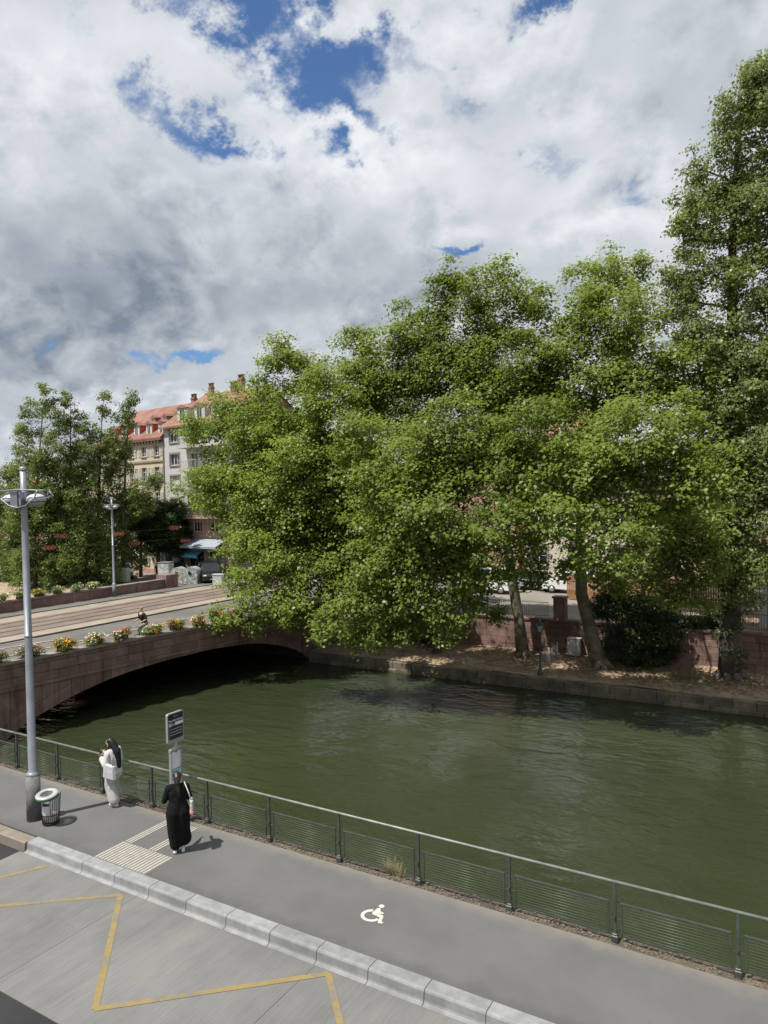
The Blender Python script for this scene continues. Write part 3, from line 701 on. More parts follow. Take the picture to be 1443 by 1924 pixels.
LOBES_STUMP_TREE=[(-25.3,38.6,16.7,1.15,1.15),(-23.9,38.6,16.4,1.26,1.26),(-22.4,38.6,15.2,1.47,1.47),(-24.1,38.6,14.2,1.83,1.83),(-25.1,42.9,14.3,1.65,1.65),(-22.2,38.6,12.6,1.96,1.96),(-19.4,31.4,10.1,1.62,1.62),(-17.2,31.4,9.4,1.58,1.58),(-16.3,36.4,8.9,1.42,1.42),(-18.2,31.4,7.6,1.73,1.73),(-19.1,35.7,7.5,1.56,1.56),(-18.5,29.8,6.6,1.55,1.55),(-19.3,35.0,6.1,1.39,1.39),(-15.9,29.8,6.5,1.61,1.61),(-16.7,29.8,5.0,1.63,1.63),(-16.7,35.8,4.7,1.47,1.47),(-18.5,29.8,4.2,1.55,1.55),(-15.1,29.8,4.3,1.35,1.35),(-16.5,29.8,3.3,1.51,1.51),(-18.6,29.8,2.4,1.55,1.55),(-20.5,29.8,0.9,1.07,1.07),(-20.6,34.3,1.0,0.96,0.96),(-18.9,29.8,0.8,1.09,1.09),(-17.1,29.8,1.7,1.52,1.52),(-15.3,29.8,2.6,1.23,1.23),(-15.6,34.3,2.2,1.11,1.11),(-17.4,29.8,0.6,0.76,0.76),(-14.5,29.8,1.9,0.83,0.83),(-14.6,29.8,0.9,0.49,0.49),(-14.9,36.2,0.9,0.44,0.44),(-21.8,29.8,0.4,0.54,0.54),(-14.2,29.8,5.6,1.21,1.21),(-14.0,29.8,3.4,0.72,0.72)]
LOBES_TALL_TREE=[(-18.3,39.0,20.1,0.94,0.94),(-19.0,39.0,19.0,1.33,1.33),(-21.2,39.0,18.0,1.04,1.04),(-20.1,39.0,17.2,1.44,1.44),(-15.6,39.0,19.6,1.15,1.15),(-16.0,45.3,19.8,1.04,1.04),(-16.6,39.0,18.6,1.38,1.38),(-13.9,39.0,18.3,1.25,1.25),(-15.0,39.0,17.1,1.66,1.66),(-17.7,39.0,16.9,1.87,1.87),(-20.5,39.0,15.7,1.77,1.77),(-13.2,39.0,16.3,1.33,1.33),(-16.1,39.0,14.9,2.14,2.14),(-18.4,39.0,13.9,2.20,2.20),(-21.0,39.0,13.3,1.78,1.78),(-13.9,39.0,13.4,1.93,1.93),(-15.8,39.0,11.5,2.29,2.29),(-14.9,31.4,10.0,1.78,1.78),(-10.9,31.4,9.8,1.55,1.55),(-10.1,37.9,9.7,1.40,1.40),(-13.6,31.4,8.5,1.87,1.87),(-12.7,35.6,8.8,1.68,1.68),(-15.8,31.4,8.0,1.55,1.55),(-11.7,31.4,7.9,1.70,1.70),(-12.4,37.0,7.7,1.53,1.53),(-13.7,29.8,6.5,1.56,1.56),(-11.9,29.8,5.8,1.40,1.40),(-14.8,29.8,5.3,1.10,1.10),(-10.5,29.8,6.3,1.14,1.14),(-9.9,33.7,6.4,1.02,1.02),(-12.8,29.8,4.5,0.85,0.85),(-12.5,35.8,4.6,0.77,0.77),(-11.5,29.8,4.3,0.79,0.79),(-13.2,29.8,3.4,0.57,0.57),(-13.5,33.0,3.3,0.68,0.68),(-15.0,33.0,2.1,0.64,0.64),(-11.4,33.0,4.1,0.75,0.75),(-15.8,33.0,3.8,0.80,0.80),(-12.0,34.0,2.9,0.47,0.47)]
LOBES_FORKED_TREE=[(-10.6,44.0,20.8,1.01,1.01),(-9.2,44.0,20.4,1.06,1.06),(-12.0,44.0,20.4,0.90,0.90),(-12.5,49.5,20.3,0.81,0.81),(-10.4,43.0,19.1,1.39,1.39),(-8.2,43.0,17.7,1.20,1.20),(-7.2,43.0,16.8,0.74,0.74),(-7.3,49.0,16.7,0.67,0.67),(-10.7,38.6,16.4,1.41,1.41),(-10.1,44.7,15.8,1.27,1.27),(-9.1,38.6,15.9,1.66,1.66),(-11.6,38.6,15.1,1.57,1.57),(-7.2,38.6,14.6,1.62,1.62),(-9.9,38.6,13.5,1.96,1.96),(-7.8,38.6,12.2,1.90,1.90),(-5.5,38.6,13.3,1.32,1.32),(-12.2,38.6,12.9,1.73,1.73),(-5.5,38.6,11.5,1.58,1.58),(-6.2,44.2,11.6,1.42,1.42),(-10.5,38.6,10.8,1.98,1.98),(-6.8,31.4,9.3,1.68,1.68),(-5.1,31.4,9.0,1.52,1.52),(-4.5,38.6,10.6,1.17,1.17),(-9.8,31.4,8.3,1.53,1.53),(-9.1,35.8,7.9,1.37,1.37),(-7.9,31.4,7.6,1.60,1.60),(-6.0,31.4,7.3,1.65,1.65),(-4.3,31.4,7.7,1.29,1.29),(-9.1,29.8,6.3,1.22,1.22),(-7.1,29.8,5.8,1.29,1.29),(-6.3,35.5,5.3,1.49,1.49),(-4.5,35.5,5.8,1.20,1.20),(-4.5,40.3,5.6,1.08,1.08),(-8.4,29.8,4.7,0.84,0.84),(-5.2,35.5,3.8,1.10,1.10),(-4.3,35.5,3.9,0.96,0.96),(-4.5,40.8,3.7,0.87,0.87),(-6.3,35.5,3.7,0.99,0.99),(-4.7,35.5,2.4,0.97,0.97),(-3.9,31.4,8.7,1.06,1.06),(-4.2,37.6,8.5,0.96,0.96),(-6.5,29.8,4.3,0.64,0.64),(-5.5,35.5,2.6,0.86,0.86),(-8.9,34.0,3.5,0.70,0.70),(-8.3,36.0,2.8,0.67,0.67),(-10.1,33.0,3.7,0.64,0.64),(-7.1,37.0,2.3,0.78,0.78)]
LOBES_POPLAR=[(-2.2,39.0,26.2,0.96,1.20),(-3.0,39.0,25.4,1.03,1.28),(-2.5,41.1,25.5,0.92,1.15),(-3.7,39.0,24.6,0.81,1.01),(-1.9,39.0,24.3,1.40,1.75),(-2.8,39.0,23.0,1.20,1.50),(-3.3,41.7,22.7,1.08,1.35),(-4.9,39.0,23.0,0.76,0.95),(-4.6,39.0,21.9,0.88,1.10),(-5.0,40.9,21.9,0.79,0.99),(-5.2,39.0,21.1,1.00,1.25),(-4.7,41.2,21.0,0.90,1.13),(-5.6,39.0,19.7,0.77,0.97),(-5.5,40.9,19.6,0.70,0.87),(-4.2,39.0,20.0,0.87,1.09),(-2.3,39.0,20.3,1.41,1.77),(-2.0,41.2,19.9,1.27,1.59),(-5.5,39.0,18.0,1.07,1.34),(-6.1,41.9,18.1,0.96,1.20),(-4.5,39.0,18.2,0.88,1.10),(-3.2,39.0,18.7,0.98,1.22),(-2.1,39.0,17.8,1.41,1.77),(-5.9,39.0,16.9,0.72,0.90),(-5.8,41.4,16.8,0.65,0.81),(-5.0,39.0,15.9,1.18,1.48),(-3.2,39.0,16.2,1.09,1.37),(-2.0,39.0,15.0,1.41,1.77),(-4.3,39.0,14.0,1.32,1.65),(-4.1,41.6,14.0,1.19,1.48),(-2.9,39.0,13.1,1.15,1.43),(-2.0,39.0,11.7,1.42,1.77),(-3.6,39.0,11.4,1.45,1.81),(-2.9,41.3,11.2,1.31,1.63),(-4.2,39.0,9.6,1.32,1.65),(-2.4,39.0,9.0,1.43,1.78),(-3.3,39.0,7.7,1.45,1.81),(-3.8,41.2,7.6,1.30,1.63),(-2.1,39.0,6.4,1.42,1.78),(-3.7,39.0,5.7,1.31,1.64),(-2.4,39.0,4.1,1.29,1.61),(-2.6,41.8,3.7,1.16,1.45),(-3.8,39.0,3.6,1.17,1.46),(-4.5,41.0,3.4,1.05,1.32),(-3.0,39.0,2.6,1.01,1.26),(-0.6,39.0,22.4,1.52,1.89),(-0.4,39.0,19.4,1.65,2.06),(0.5,41.5,18.8,1.49,1.86),(-0.7,39.0,16.0,1.66,2.08),(0.3,42.0,16.3,1.50,1.87),(-0.7,39.0,12.6,1.67,2.08),(-0.7,39.0,8.9,1.67,2.09),(-1.5,41.1,8.3,1.50,1.88),(-0.8,39.0,5.7,1.53,1.92),(-1.0,39.0,25.4,1.25,1.56),(-1.2,39.0,27.0,0.97,1.21)]
LOBES_YOUNG_POPLAR_0=[(-70.7,44.0,9.9,1.13,1.92),(-71.1,45.0,10.1,1.02,1.73),(-71.6,44.0,6.7,1.60,2.71),(-71.1,45.2,6.5,1.44,2.44),(-70.6,44.0,3.9,1.70,2.89),(-72.1,44.0,1.2,1.72,2.92),(-72.1,44.9,0.5,1.55,2.63),(-69.4,44.0,1.3,1.69,2.87),(-69.7,44.9,0.5,1.52,2.58),(-70.0,44.0,6.7,1.24,2.11)]
LOBES_YOUNG_POPLAR_1=[(-61.4,42.0,17.3,0.67,1.14),(-61.1,43.3,17.3,0.60,1.02),(-62.1,42.0,16.1,0.62,1.06),(-60.6,42.0,14.8,1.02,1.74),(-63.9,42.0,16.0,0.84,1.43),(-65.1,42.0,14.1,0.85,1.44),(-63.8,42.0,12.7,1.16,1.96),(-66.3,42.0,12.3,0.64,1.09),(-60.3,42.0,12.0,1.13,1.91),(-61.6,42.0,10.1,1.65,2.81),(-64.9,42.0,9.7,1.38,2.34),(-63.0,42.0,7.2,1.99,3.38),(-62.2,43.1,6.3,1.79,3.04),(-60.2,42.0,6.6,1.54,2.61),(-59.5,43.0,6.3,1.38,2.35),(-65.6,42.0,5.4,1.49,2.54),(-63.2,42.0,3.1,1.78,3.03),(-64.6,42.0,0.8,1.59,2.70),(-61.3,42.0,0.9,1.45,2.46)]
LOBES_YOUNG_POPLAR_2=[(-60.7,44.0,16.7,0.58,0.98),(-60.8,44.0,14.9,0.79,1.34),(-60.5,44.9,15.1,0.71,1.21),(-60.5,44.0,12.9,0.95,1.61),(-60.9,45.3,13.0,0.85,1.45),(-59.1,44.0,14.1,0.62,1.06),(-59.1,45.1,14.1,0.56,0.95),(-58.4,44.0,12.0,0.72,1.23),(-58.2,45.4,12.0,0.65,1.11),(-60.1,44.0,10.4,1.47,2.49),(-59.0,44.0,8.1,1.56,2.65),(-61.9,44.0,5.1,1.60,2.71),(-59.2,44.0,4.6,1.88,3.19),(-61.7,44.0,2.0,1.81,3.07),(-58.9,44.0,1.6,1.88,3.19),(-62.6,44.0,0.2,1.29,2.18),(-62.4,45.4,-0.2,1.16,1.97),(-60.2,44.0,-0.3,1.16,1.97)]
LOBES_YOUNG_POPLAR_3=[(-58.4,46.0,17.3,0.37,0.63),(-58.4,46.0,16.2,0.42,0.72),(-59.1,46.0,13.2,0.75,1.27),(-59.0,47.0,13.2,0.67,1.14),(-60.1,46.0,11.7,0.75,1.28),(-58.0,46.0,12.1,0.85,1.44),(-59.6,46.0,9.6,1.29,2.19),(-60.3,46.0,6.5,1.40,2.38),(-59.1,46.0,3.4,1.50,2.54),(-58.9,46.0,0.9,1.39,2.36),(-60.5,46.0,-0.5,0.97,1.65)]
LOBES_YOUNG_POPLAR_4=[(-56.3,47.5,17.3,0.43,0.72),(-57.0,47.5,16.3,0.48,0.82),(-57.8,47.5,15.0,0.75,1.28),(-56.8,47.5,15.2,0.48,0.82),(-59.3,47.5,13.3,0.87,1.48),(-57.7,47.5,12.7,0.75,1.28),(-58.4,47.5,10.6,1.19,2.02),(-59.3,47.5,8.0,1.41,2.41),(-57.4,47.5,7.5,1.07,1.82),(-57.1,48.6,7.4,0.97,1.64),(-55.7,47.5,8.2,0.74,1.26),(-53.9,47.5,9.0,0.47,0.80),(-54.1,48.4,9.1,0.42,0.72),(-59.4,47.5,4.9,1.42,2.41),(-57.9,47.5,3.9,0.97,1.65),(-58.7,47.5,2.3,1.09,1.85),(-58.1,48.8,2.1,0.98,1.66),(-55.7,47.5,6.7,0.53,0.90),(-55.5,48.7,6.7,0.48,0.81)]
LZ = -2.4
make_tree('plane_tree', 'broad plane tree whose low branches hang over the bridge parapet', (-24.2, 41.0, LZ), [(0, 0, -.2), (-.3, -.3, 2.0), (-1.2, -1.2, 4.6), (-2.5, -2.4, 7.4), (-3.6, -3.0, 10.5)], [.46, .36, .31, .24, .13],
          LOBES_BRIDGE_TREE, MT['leaf_plane'], MT['bark'], 41, group='plane trees on the far bank', roots=.35, bias=.14)
make_tree('plane_tree', 'leaning plane tree standing between the overhanging tree and the straight one', (-20.5, 41.2, LZ), [(0, 0, -.2), (-.45, -.2, 2.0), (-.9, -.6, 4.6), (-1.0, -1.2, 7.5), (-1.3, -1.6, 11.0)], [.44, .34, .30, .22, .12],
          LOBES_STUMP_TREE, MT['leaf_plane'], MT['bark'], 42, group='plane trees on the far bank', roots=.35)
make_tree('plane_tree', 'tall straight plane tree beside the green lantern post', (-15.05, 40.9, LZ), [(0, 0, -.2), (-.2, -.1, 2.2), (-.55, -.2, 4.6), (-.8, -.6, 8.0), (-.6, -1.2, 12.5), (-.4, -1.4, 16.5)], [.42, .31, .30, .25, .17, .09],
          LOBES_TALL_TREE, MT['leaf_plane'], MT['bark'], 43, group='plane trees on the far bank', roots=.35, bias=-.08)
make_tree('plane_tree', 'forked plane tree next to the dark evergreen shrub', (-10.3, 40.0, LZ), [(0, 0, -.2), (-.5, .1, 1.8), (-1.0, .1, 4.0), (-.9, -.4, 7.0), (-.4, -1.0, 11.0), (.2, -.6, 15.5)], [.50, .37, .33, .26, .18, .09],
          LOBES_FORKED_TREE, MT['leaf_plane'], MT['bark'], 44, group='plane trees on the far bank', roots=.4)
pop = make_tree('poplar_tree', 'very tall poplar with an ivy covered trunk by the stone wall', (-3.9, 40.4, LZ), [(0, 0, -.2), (.1, 0, 3), (.2, -.1, 8), (.3, -.2, 15), (.4, -.2, 22), (.9, -.3, 30)], [.60, .48, .40, .30, .19, .06],
          LOBES_POPLAR, MT['leaf_poplar'], MT['bark_dark'], 45, per_m2=5.6, leaves=10, spread=.20, lsize=.145, roots=.5, twigs=7, up=.35)
iv = [(0.05+.1*math.sin(k*2.1), -.05+.1*math.cos(k*1.7), 0.9+k*.55, .62-.02*k+.1*math.sin(k*3.), .5) for k in range(13)]
P_, N_, S_, T_, e_ = sprays(iv, 9, 6, .12, .115, 77, fill=.1, sub=.7)
leaf_cloud('ivy', P_, N_, S_, T_, MT['leaf_dark'], pop, seed=77)

yp_labels = ['slim young poplar at the picture edge beyond the bridge, lowest of its row', 'highest of the young poplars beyond the bridge, with three pointed tops',
             'young poplar beyond the bridge between the highest one and the thin shoot', 'young poplar beyond the bridge with one bare shoot tipped by leaves', 'young poplar with a slanting feathery top in front of the red roof']
yp_base = [(-71.2, 44, -.5), (-64.3, 42, -.8), (-61.3, 44, -.5), (-60.1, 46, -.5), (-58.4, 47.5, -.5)]
for i in range(5):
    lob = globals()['LOBES_YOUNG_POPLAR_%d' % i]; b = yp_base[i]; top = max(lob, key=lambda l: l[2]); H_ = top[2]-b[2]
    tx, ty = (top[0]-b[0])*.8, (top[1]-b[1])*.6
    make_tree('young_poplar', yp_labels[i], b, [(0, 0, -.5), (.1, 0, 1.2), (tx*.2, ty*.2, H_*.35), (tx*.55, ty*.55, H_*.65), (tx, ty, H_*.97)], [.30, .22, .15, .09, .025], lob, MT['leaf_mid'], MT['bark_dark'], 60+i,
              per_m2=7.0, leaves=9, spread=.20, lsize=.16, group='young poplars beyond the bridge', twigs=6, up=.35, limb=.8)
ld = [((-60.4, 51.4, -.5), 'round linden tree standing nearest to the silver car', 0), ((-57.0, 52.2, -.5), 'round linden tree in front of the blue shop awnings', 1)]
for b, lab, i in ld:
    rg = random.Random(90+i); lob = [(b[0]+rg.uniform(-1.3, 1.3), b[1]+rg.uniform(-1.0, .8), b[2]+5.0+rg.uniform(-1.8, 2.0), rg.uniform(1.0, 1.5), rg.uniform(1.0, 1.5)) for k in range(15)]
    make_tree('linden_tree', lab, b, [(0, 0, -.3), (.05, 0, 1.6), (.15, 0, 3.2), (.2, -.1, 5.5)], [.20, .16, .14, .06], lob, MT['leaf_dark'], MT['bark_dark'], 90+i, per_m2=4.5, leaves=9, spread=.22, lsize=.17, group='round lindens before the shops')

def bush(name, label, cat, base, lobes, leaf, seed, per_m2=8, leaves=7, spread=.12, lsize=.12, group=None, stems=5):
    o = thing(name, label, cat, base, 0, group)
    P_, N_, S_, T_, ends = sprays(lobes, per_m2, leaves, spread, lsize, seed)
    mb = MB()
    for c, e in ends: mb.tube([(c[0]*.25, c[1]*.25, -.05), (c[0]*.6, c[1]*.6, c[2]*.5), tuple(c)], [.035, .025, .012], 5)
    mb.build('stems', MT['bark_dark'], o, fix=False); leaf_cloud('foliage', P_, N_, S_, T_, leaf, o, seed=seed)
    return o
rg = random.Random(5)
bush('evergreen_shrub', 'large dark evergreen shrub against the retaining wall', 'shrub', (-8.7, 40.9, LZ), [(rg.uniform(-1.9, 1.6), rg.uniform(-.7, .8), rg.uniform(.4, 3.8), rg.uniform(.55, .95), rg.uniform(.5, .8)) for k in range(32)]+[(-1.5, .2, 4.3, .8, .7), (-.6, .4, 4.7, .7, .6), (-1.0, .1, 5.1, .6, .5)], MT['leaf_dark'], 101)
bush('ivy_hedge', 'low dark ivy mound trailing over the wall top beside the poplar', 'hedge', (-6.6, 42.9, -.5), [(k*.55-2.6, rg.uniform(-.4, .2), rg.uniform(-.1, .6), .5, .42) for k in range(10)], MT['leaf_dark'], 102)
bush('garden_shrub', 'small green shrub under the leaning plane tree at the wall foot', 'shrub', (-22.0, 41.7, LZ), [(rg.uniform(-1, 1), rg.uniform(-.3, .3), rg.uniform(.3, 1.1), .45, .4) for k in range(7)], MT['leaf_mid'], 103)
# grass tufts on the bank and one weed on the coping
def tufts(name, label, pts, h, mat, seed):
    rg = np.random.default_rng(seed); mb = MB()
    for (x, y, z) in pts:
        for k in range(9):
            a = rg.uniform(0, 6.28); r = rg.uniform(0, .05); b = rg.uniform(.3, 1)*h; dx, dy = math.cos(a)*b*.4, math.sin(a)*b*.4
            mb.add([(x+r*math.cos(a)-.006, y+r*math.sin(a), z), (x+r*math.cos(a)+.006, y+r*math.sin(a), z), (x+r*math.cos(a)+dx, y+r*math.sin(a)+dy, z+b)], [(0, 1, 2)])
    return mb.build(name, mat, fix=False)
MT['grass'] = surf('bank_grass', (0.07, 0.10, 0.03), (0.16, 0.17, 0.06), 2, fine=30, rough=.8)
MT['weed'] = surf('straw_weed', (0.35, 0.29, 0.13), (0.45, 0.38, 0.19), 3, fine=30, rough=.8)
rg = random.Random(6)
tag(tufts('grass', '', [(rg.gauss(-5.2, 1.6), rg.gauss(39.4, .7), LZ+.02) for _ in range(420)], .16, MT['grass'], 3), 'thin grass on the earth bank in front of the poplar', 'grass', kind='stuff')
weed = tag(tufts('dry_weed', '', [(-7.05+rg.gauss(0, .10), 11.80+rg.gauss(0, .03), -.03) for _ in range(22)], .33, MT['weed'], 4), 'dry yellow weed growing through the railing mesh', 'weed')

# ================================================================== street furniture on the near quay
# railing: one long thing, posts and panels as parts
rail = thing('railing', 'dark metal quay railing with wire panels between the pavement and the river', 'railing', (0, 11.72, 0))
PX = [-1.06-1.79*k for k in range(-5, 16)]
pm = MB().box(-.022, .022, -.022, .022, 0, .935).box(-.055, .055, -.055, .055, -.03, .085, bev=.012).box(-.042, .042, -.042, .042, .085, .115, bev=.01).box(-.09, .09, -.008, .008, .33, .348).box(-.012, .012, -.05, .012, .36, .40)
pm = pm.mesh('post', MT['dark_metal'])
W_ = 1.79-.18
pf = MB(); pf.box(-W_/2, -W_/2+.028, -.012, .012, .07, .60).box(W_/2-.028, W_/2, -.012, .012, .07, .60).box(-W_/2, W_/2, -.016, .016, .60, .622).box(-W_/2+.03, W_/2-.03, -.010, .010, .085, .10)
pf = pf.mesh('panel_frame', MT['dark_metal'])
wires = MB()
for k in range(10): wires.tube([(-W_/2+.02, 0, .135+k*.047), (W_/2-.02, 0, .135+k*.047)], .0040, 4)
for k in range(1, 10): wires.tube([(-W_/2+W_*k/10, .006, .09), (-W_/2+W_*k/10, .006, .60)], .0014, 3)
MT['wire'] = surf('wire_mesh', (0.12, 0.135, 0.115), None, 5, .1, 50, .1, .4, metal=.4)
wires = wires.mesh('wire_mesh', MT['wire'])
gw = MB()
for k in range(13): gw.tube([(-W_/2+W_*k/12, 0, .09), (-W_/2+W_*k/12, 0, .60)], .006, 5)
gw = gw.mesh('bars', MT['dark_metal'])
for i, x in enumerate(PX):
    obj('post', pm, rail, (x, 0, 0))
    if i < len(PX)-1:
        f_ = obj('panel', pf, rail, (x-1.79/2, 0.0, 0)); obj('wire_mesh', wires, f_)
hr = MB().tube([(PX[0]+.4, 0, .945), (PX[-1]-.6, 0, .945)], [.026, .026], 10); hr.build('handrail', MT['rail_metal'], rail)

def street_lamp(loc, rz, label):
    t = thing('street_lamp', label, 'street lamp', loc, rz, 'street lamps with twin domes')
    s = MB().lathe([(.155, 0), (.155, 1.04)], 20); s.build('sleeve', MT['galv_dark'], t)
    MB().lathe([(.155, 1.04), (.16, 1.06), (.12, 1.10), (.092, 1.13), (.080, 4.2), (.0795, 4.202), (.084, 4.203), (.084, 4.24), (.078, 4.242), (.072, 7.05), (.072, 8.02)], 20).build('pole', MT['galv'], t)
    MB().lathe([(.082, 8.0), (.082, 8.045), (.06, 8.08), (.0, 8.085)], 20, cap=False).build('cap', MT['galv'], t)
    if loc[2] > -.1:
        MB().box(-.025, .025, -.082, -.076, 1.9, 2.06).build('sticker', MT['rail_steel'], t)
    h = MB().box(-.19, -.02, -.22, .22, 7.14, 7.55).box(.0, .05, -.2, .2, 7.2, 7.5)
    for sx in (-1, 1):     # hexagonal frame above, curved bars below, on both sides
        A = [(-.68, sx*.10, 7.40), (-.47, sx*.23, 7.53), (0, sx*.25, 7.56), (.47, sx*.23, 7.53), (.66, sx*.10, 7.40)]
        h.tube(A, .014, 6)
        h.tube([(-.66, sx*.10, 7.40), (-.4, sx*.24, 7.36), (-.2, sx*.25, 7.20), (0, sx*.25, 7.15), (.2, sx*.25, 7.20), (.4, sx*.24, 7.36), (.66, sx*.10, 7.40)], .016, 6)
        for x in (-.47, .47): h.tube([(x, sx*.23, 7.53), (x*.86, sx*.24, 7.36)], .014, 6)
    for x in (-.66, .66): h.tube([(x, -.10, 7.40), (x, .10, 7.40)], .014, 6)
    for x in (-.47, .47): h.tube([(x, -.23, 7.53), (x, .23, 7.53)], .014, 6)
    h.build('frame', MT['galv'], t)
    for x in (-.30, .30):
        d = MB().ellipsoid((x, 0, 7.33), (.225, .20, .135), 18, 10).build('dome', MT['dome'], t)
        MB().lathe([(.15, -.06), (.222, -.02), (.228, .0)], 18, (x, 0, 7.30), sy=.9).build('reflector', MT['galv_dark'], d)
    return t
street_lamp((-15.46, 9.92, 0), R(24), 'grey street lamp with twin domes on the pavement beside the litter bin')
street_lamp((-49.4, 39.3, -.42), R(30), 'slim grey street lamp against the far parapet of the bridge')

# litter bin: green rim, clear bag in a ring of slats
bin_ = thing('litter_bin', 'round litter bin with green rim and clear bag next to the lamp post', 'bin', (-14.93, 9.98, 0), R(20))
MT['green_rim'] = surf('green_plastic', (0.02, 0.12, 0.04), None, 5, .1, 40, .05, .4)
MT['bin_lid'] = surf('pale_bin_lid', (0.36, 0.37, 0.37), None, 5, .08, 40, .05, .35)
MT['dark_slat'] = surf('black_slat', (0.025, 0.025, 0.027), None, 5, .2, 40, .1, .5)
def bagm():
    m = bpy.data.materials.new('clear_bag'); m.use_nodes = True; t = NT(m.node_tree); b = t.n['Principled BSDF']
    b.inputs['Base Color'].default_value = (.72, .73, .76, 1); b.inputs['Roughness'].default_value = .25
    tr = t.node('ShaderNodeBsdfTransparent'); mx = t.node('ShaderNodeMixShader'); mx.inputs[0].default_value = .62
    t.link(tr.outputs[0], mx.inputs[1]); t.link(b.outputs[0], mx.inputs[2]); t.link(mx.outputs[0], t.n['Material Output'].inputs[0])
    pos = t.node('ShaderNodeTexCoord').outputs['Object']; bn = t.node('ShaderNodeBump'); bn.inputs['Strength'].default_value = .8; bn.inputs['Distance'].default_value = .05
    t.link(t.noise(t.vmath('MULTIPLY', pos, (1, 1, .4)), 14, 4, .6), bn.inputs['Height']); t.link(bn.outputs[0], b.inputs['Normal'])
    return m
tilt = Matrix.Rotation(R(9), 4, 'X')
lid = MB().lathe([(.235, .70), (.245, .715), (.240, .728), (.215, .745), (.14, .742), (.135, .72)], 24, cap=False); lid.v = [tuple(tilt @ Vector(v)) for v in lid.v]
lid.build('lid', MT['bin_lid'], bin_)
rim = MB().lathe([(.236, .655), (.242, .66), (.242, .70), (.236, .702)], 24, cap=False); rim.v = [tuple(tilt @ Vector(v)) for v in rim.v]
rim.build('rim', MT['green_rim'], bin_)
MB().lathe([(.12, .06), (.165, .10), (.172, .30), (.185, .5), (.20, .69)], 24, cap=False).build('bag', bagm(), bin_)
MB().lathe([(.10, .04), (.155, .09), (.16, .24), (.05, .27)], 18).build('rubbish', surf('rubbish', (.30, .22, .16), (.55, .50, .45), 20, fine=60, rough=.8), bin_)
MB().lathe([(.165, .005), (.175, .03), (.165, .05)], 24).build('base_ring', MT['dark_slat'], bin_)
slm = MB().box(-.006, .006, -.004, .004, .02, .67).mesh('slat', MT['dark_slat'])
sls = MB().box(-.007, .007, -.004, .004, .02, .24).mesh('slat', MT['dark_slat'])
for k in range(26):
    a = 2*math.pi*k/26; front = -2.7 < math.atan2(math.sin(a), math.cos(a)) < -1.05
    o = obj('slat', sls if front else slm, bin_, (.172*math.cos(a), .172*math.sin(a), 0), (0, 0, a+math.pi/2))
    o.rotation_euler = (R(-4.2)*1, 0, a-math.pi/2)
MB().lathe([(.176, .22), (.178, .24)], 24, cap=False).build('hoop', MT['dark_slat'], bin_)
bl = MB()
for k in range(9):
    a0, a1 = -1.95+k*.10, -1.95+(k+1)*.10
    bl.add([(.196*math.cos(a0), .196*math.sin(a0), .465), (.196*math.cos(a1), .196*math.sin(a1), .465), (.199*math.cos(a1), .199*math.sin(a1), .525), (.199*math.cos(a0), .199*math.sin(a0), .525)], [(0, 1, 2, 3)])
bl.build('printed_band', MT['dark_slat'], bin_, fix=False)

def text_mesh(name, s, size, mat, parent, loc, rot, align='CENTER', ext=.001, bold=0.0):
    cu = bpy.data.curves.new(name, 'FONT'); cu.body = s; cu.size = size; cu.align_x = align; cu.extrude = ext; cu.offset = bold
    tmp = bpy.data.objects.new(name, cu); col.objects.link(tmp)
    dg = bpy.context.evaluated_depsgraph_get(); me = bpy.data.meshes.new_from_object(tmp.evaluated_get(dg)); me.name = name
    bpy.data.objects.remove(tmp); me.materials.clear(); me.materials.append(mat)
    return obj(name, me, parent, loc, rot)

# bus stop: sign board on top, timetable case below; faces along the quay
MT['board'] = surf('dark_board', (0.018, 0.022, 0.030), None, 3, .1, 40, .05, .35)
MT['sign_white'] = surf('sign_white', (.68, .70, .74), None, 3, .05, 30, .03, .5)
MT['sign_blue'] = surf('sign_blue', (.10, .38, .55), None, 3, .05, 30, .03, .5)
MT['sign_red'] = surf('sign_maroon', (.16, .05, .06), None, 3, .05, 30, .03, .5)
MT['sign_grey'] = surf('sign_grey_metal', (.34, .35, .36), None, 4, .08, 40, .05, .45, metal=.4)
MT['sign_dark'] = surf('sign_dark_grey', (.085, .095, .09), None, 4, .08, 40, .05, .45)
bs = thing('bus_stop', 'bus stop sign with dark name board above a timetable case', 'bus stop', (-12.40, 11.38, 0))
def rounded(w_, z0, z1, r, n=5):
    pts = []
    for cx, cz, a0 in ((w_-r, z1-r, 0), (-w_+r, z1-r, 90), (-w_+r, z0+r, 180), (w_-r, z0+r, 270)):
        for k in range(n+1): a = R(a0+90*k/n); pts.append((cx+r*math.cos(a), cz+r*math.sin(a)))
    return pts
MB().prism(rounded(.235, 1.82, 2.50, .05), 'x', -.03, .03).build('board_frame', MT['sign_grey'], bs)
fc = MB().prism(rounded(.215, 1.915, 2.478, .035), 'x', .030, .034).build('name_board', MT['board'], bs)
ry = (math.pi/2, 0, math.pi/2)
text_mesh('stop_name', 'Pont Saint-Nicolas', .055, MT['sign_white'], fc, (.0355, 0, 2.315), ry, bold=.0012)
MB().box(.034, .036, -.07, .07, 2.412, 2.424).build('small_print', MT['sign_grey'], fc)
MB().box(.034, .036, -.02, .212, 2.215, 2.285).build('white_band', MT['sign_white'], fc)
MB().box(.034, .036, -.212, -.12, 2.205, 2.285).build('route_tile', MT['sign_blue'], fc); MB().box(.034, .036, -.11, -.03, 2.205, 2.285).build('route_tile', MT['sign_red'], fc)
text_mesh('route_number', '10', .07, MT['sign_white'], fc, (.0375, -.166, 2.222), ry); text_mesh('route_number', 'N1', .06, MT['sign_white'], fc, (.0375, -.07, 2.222), ry)
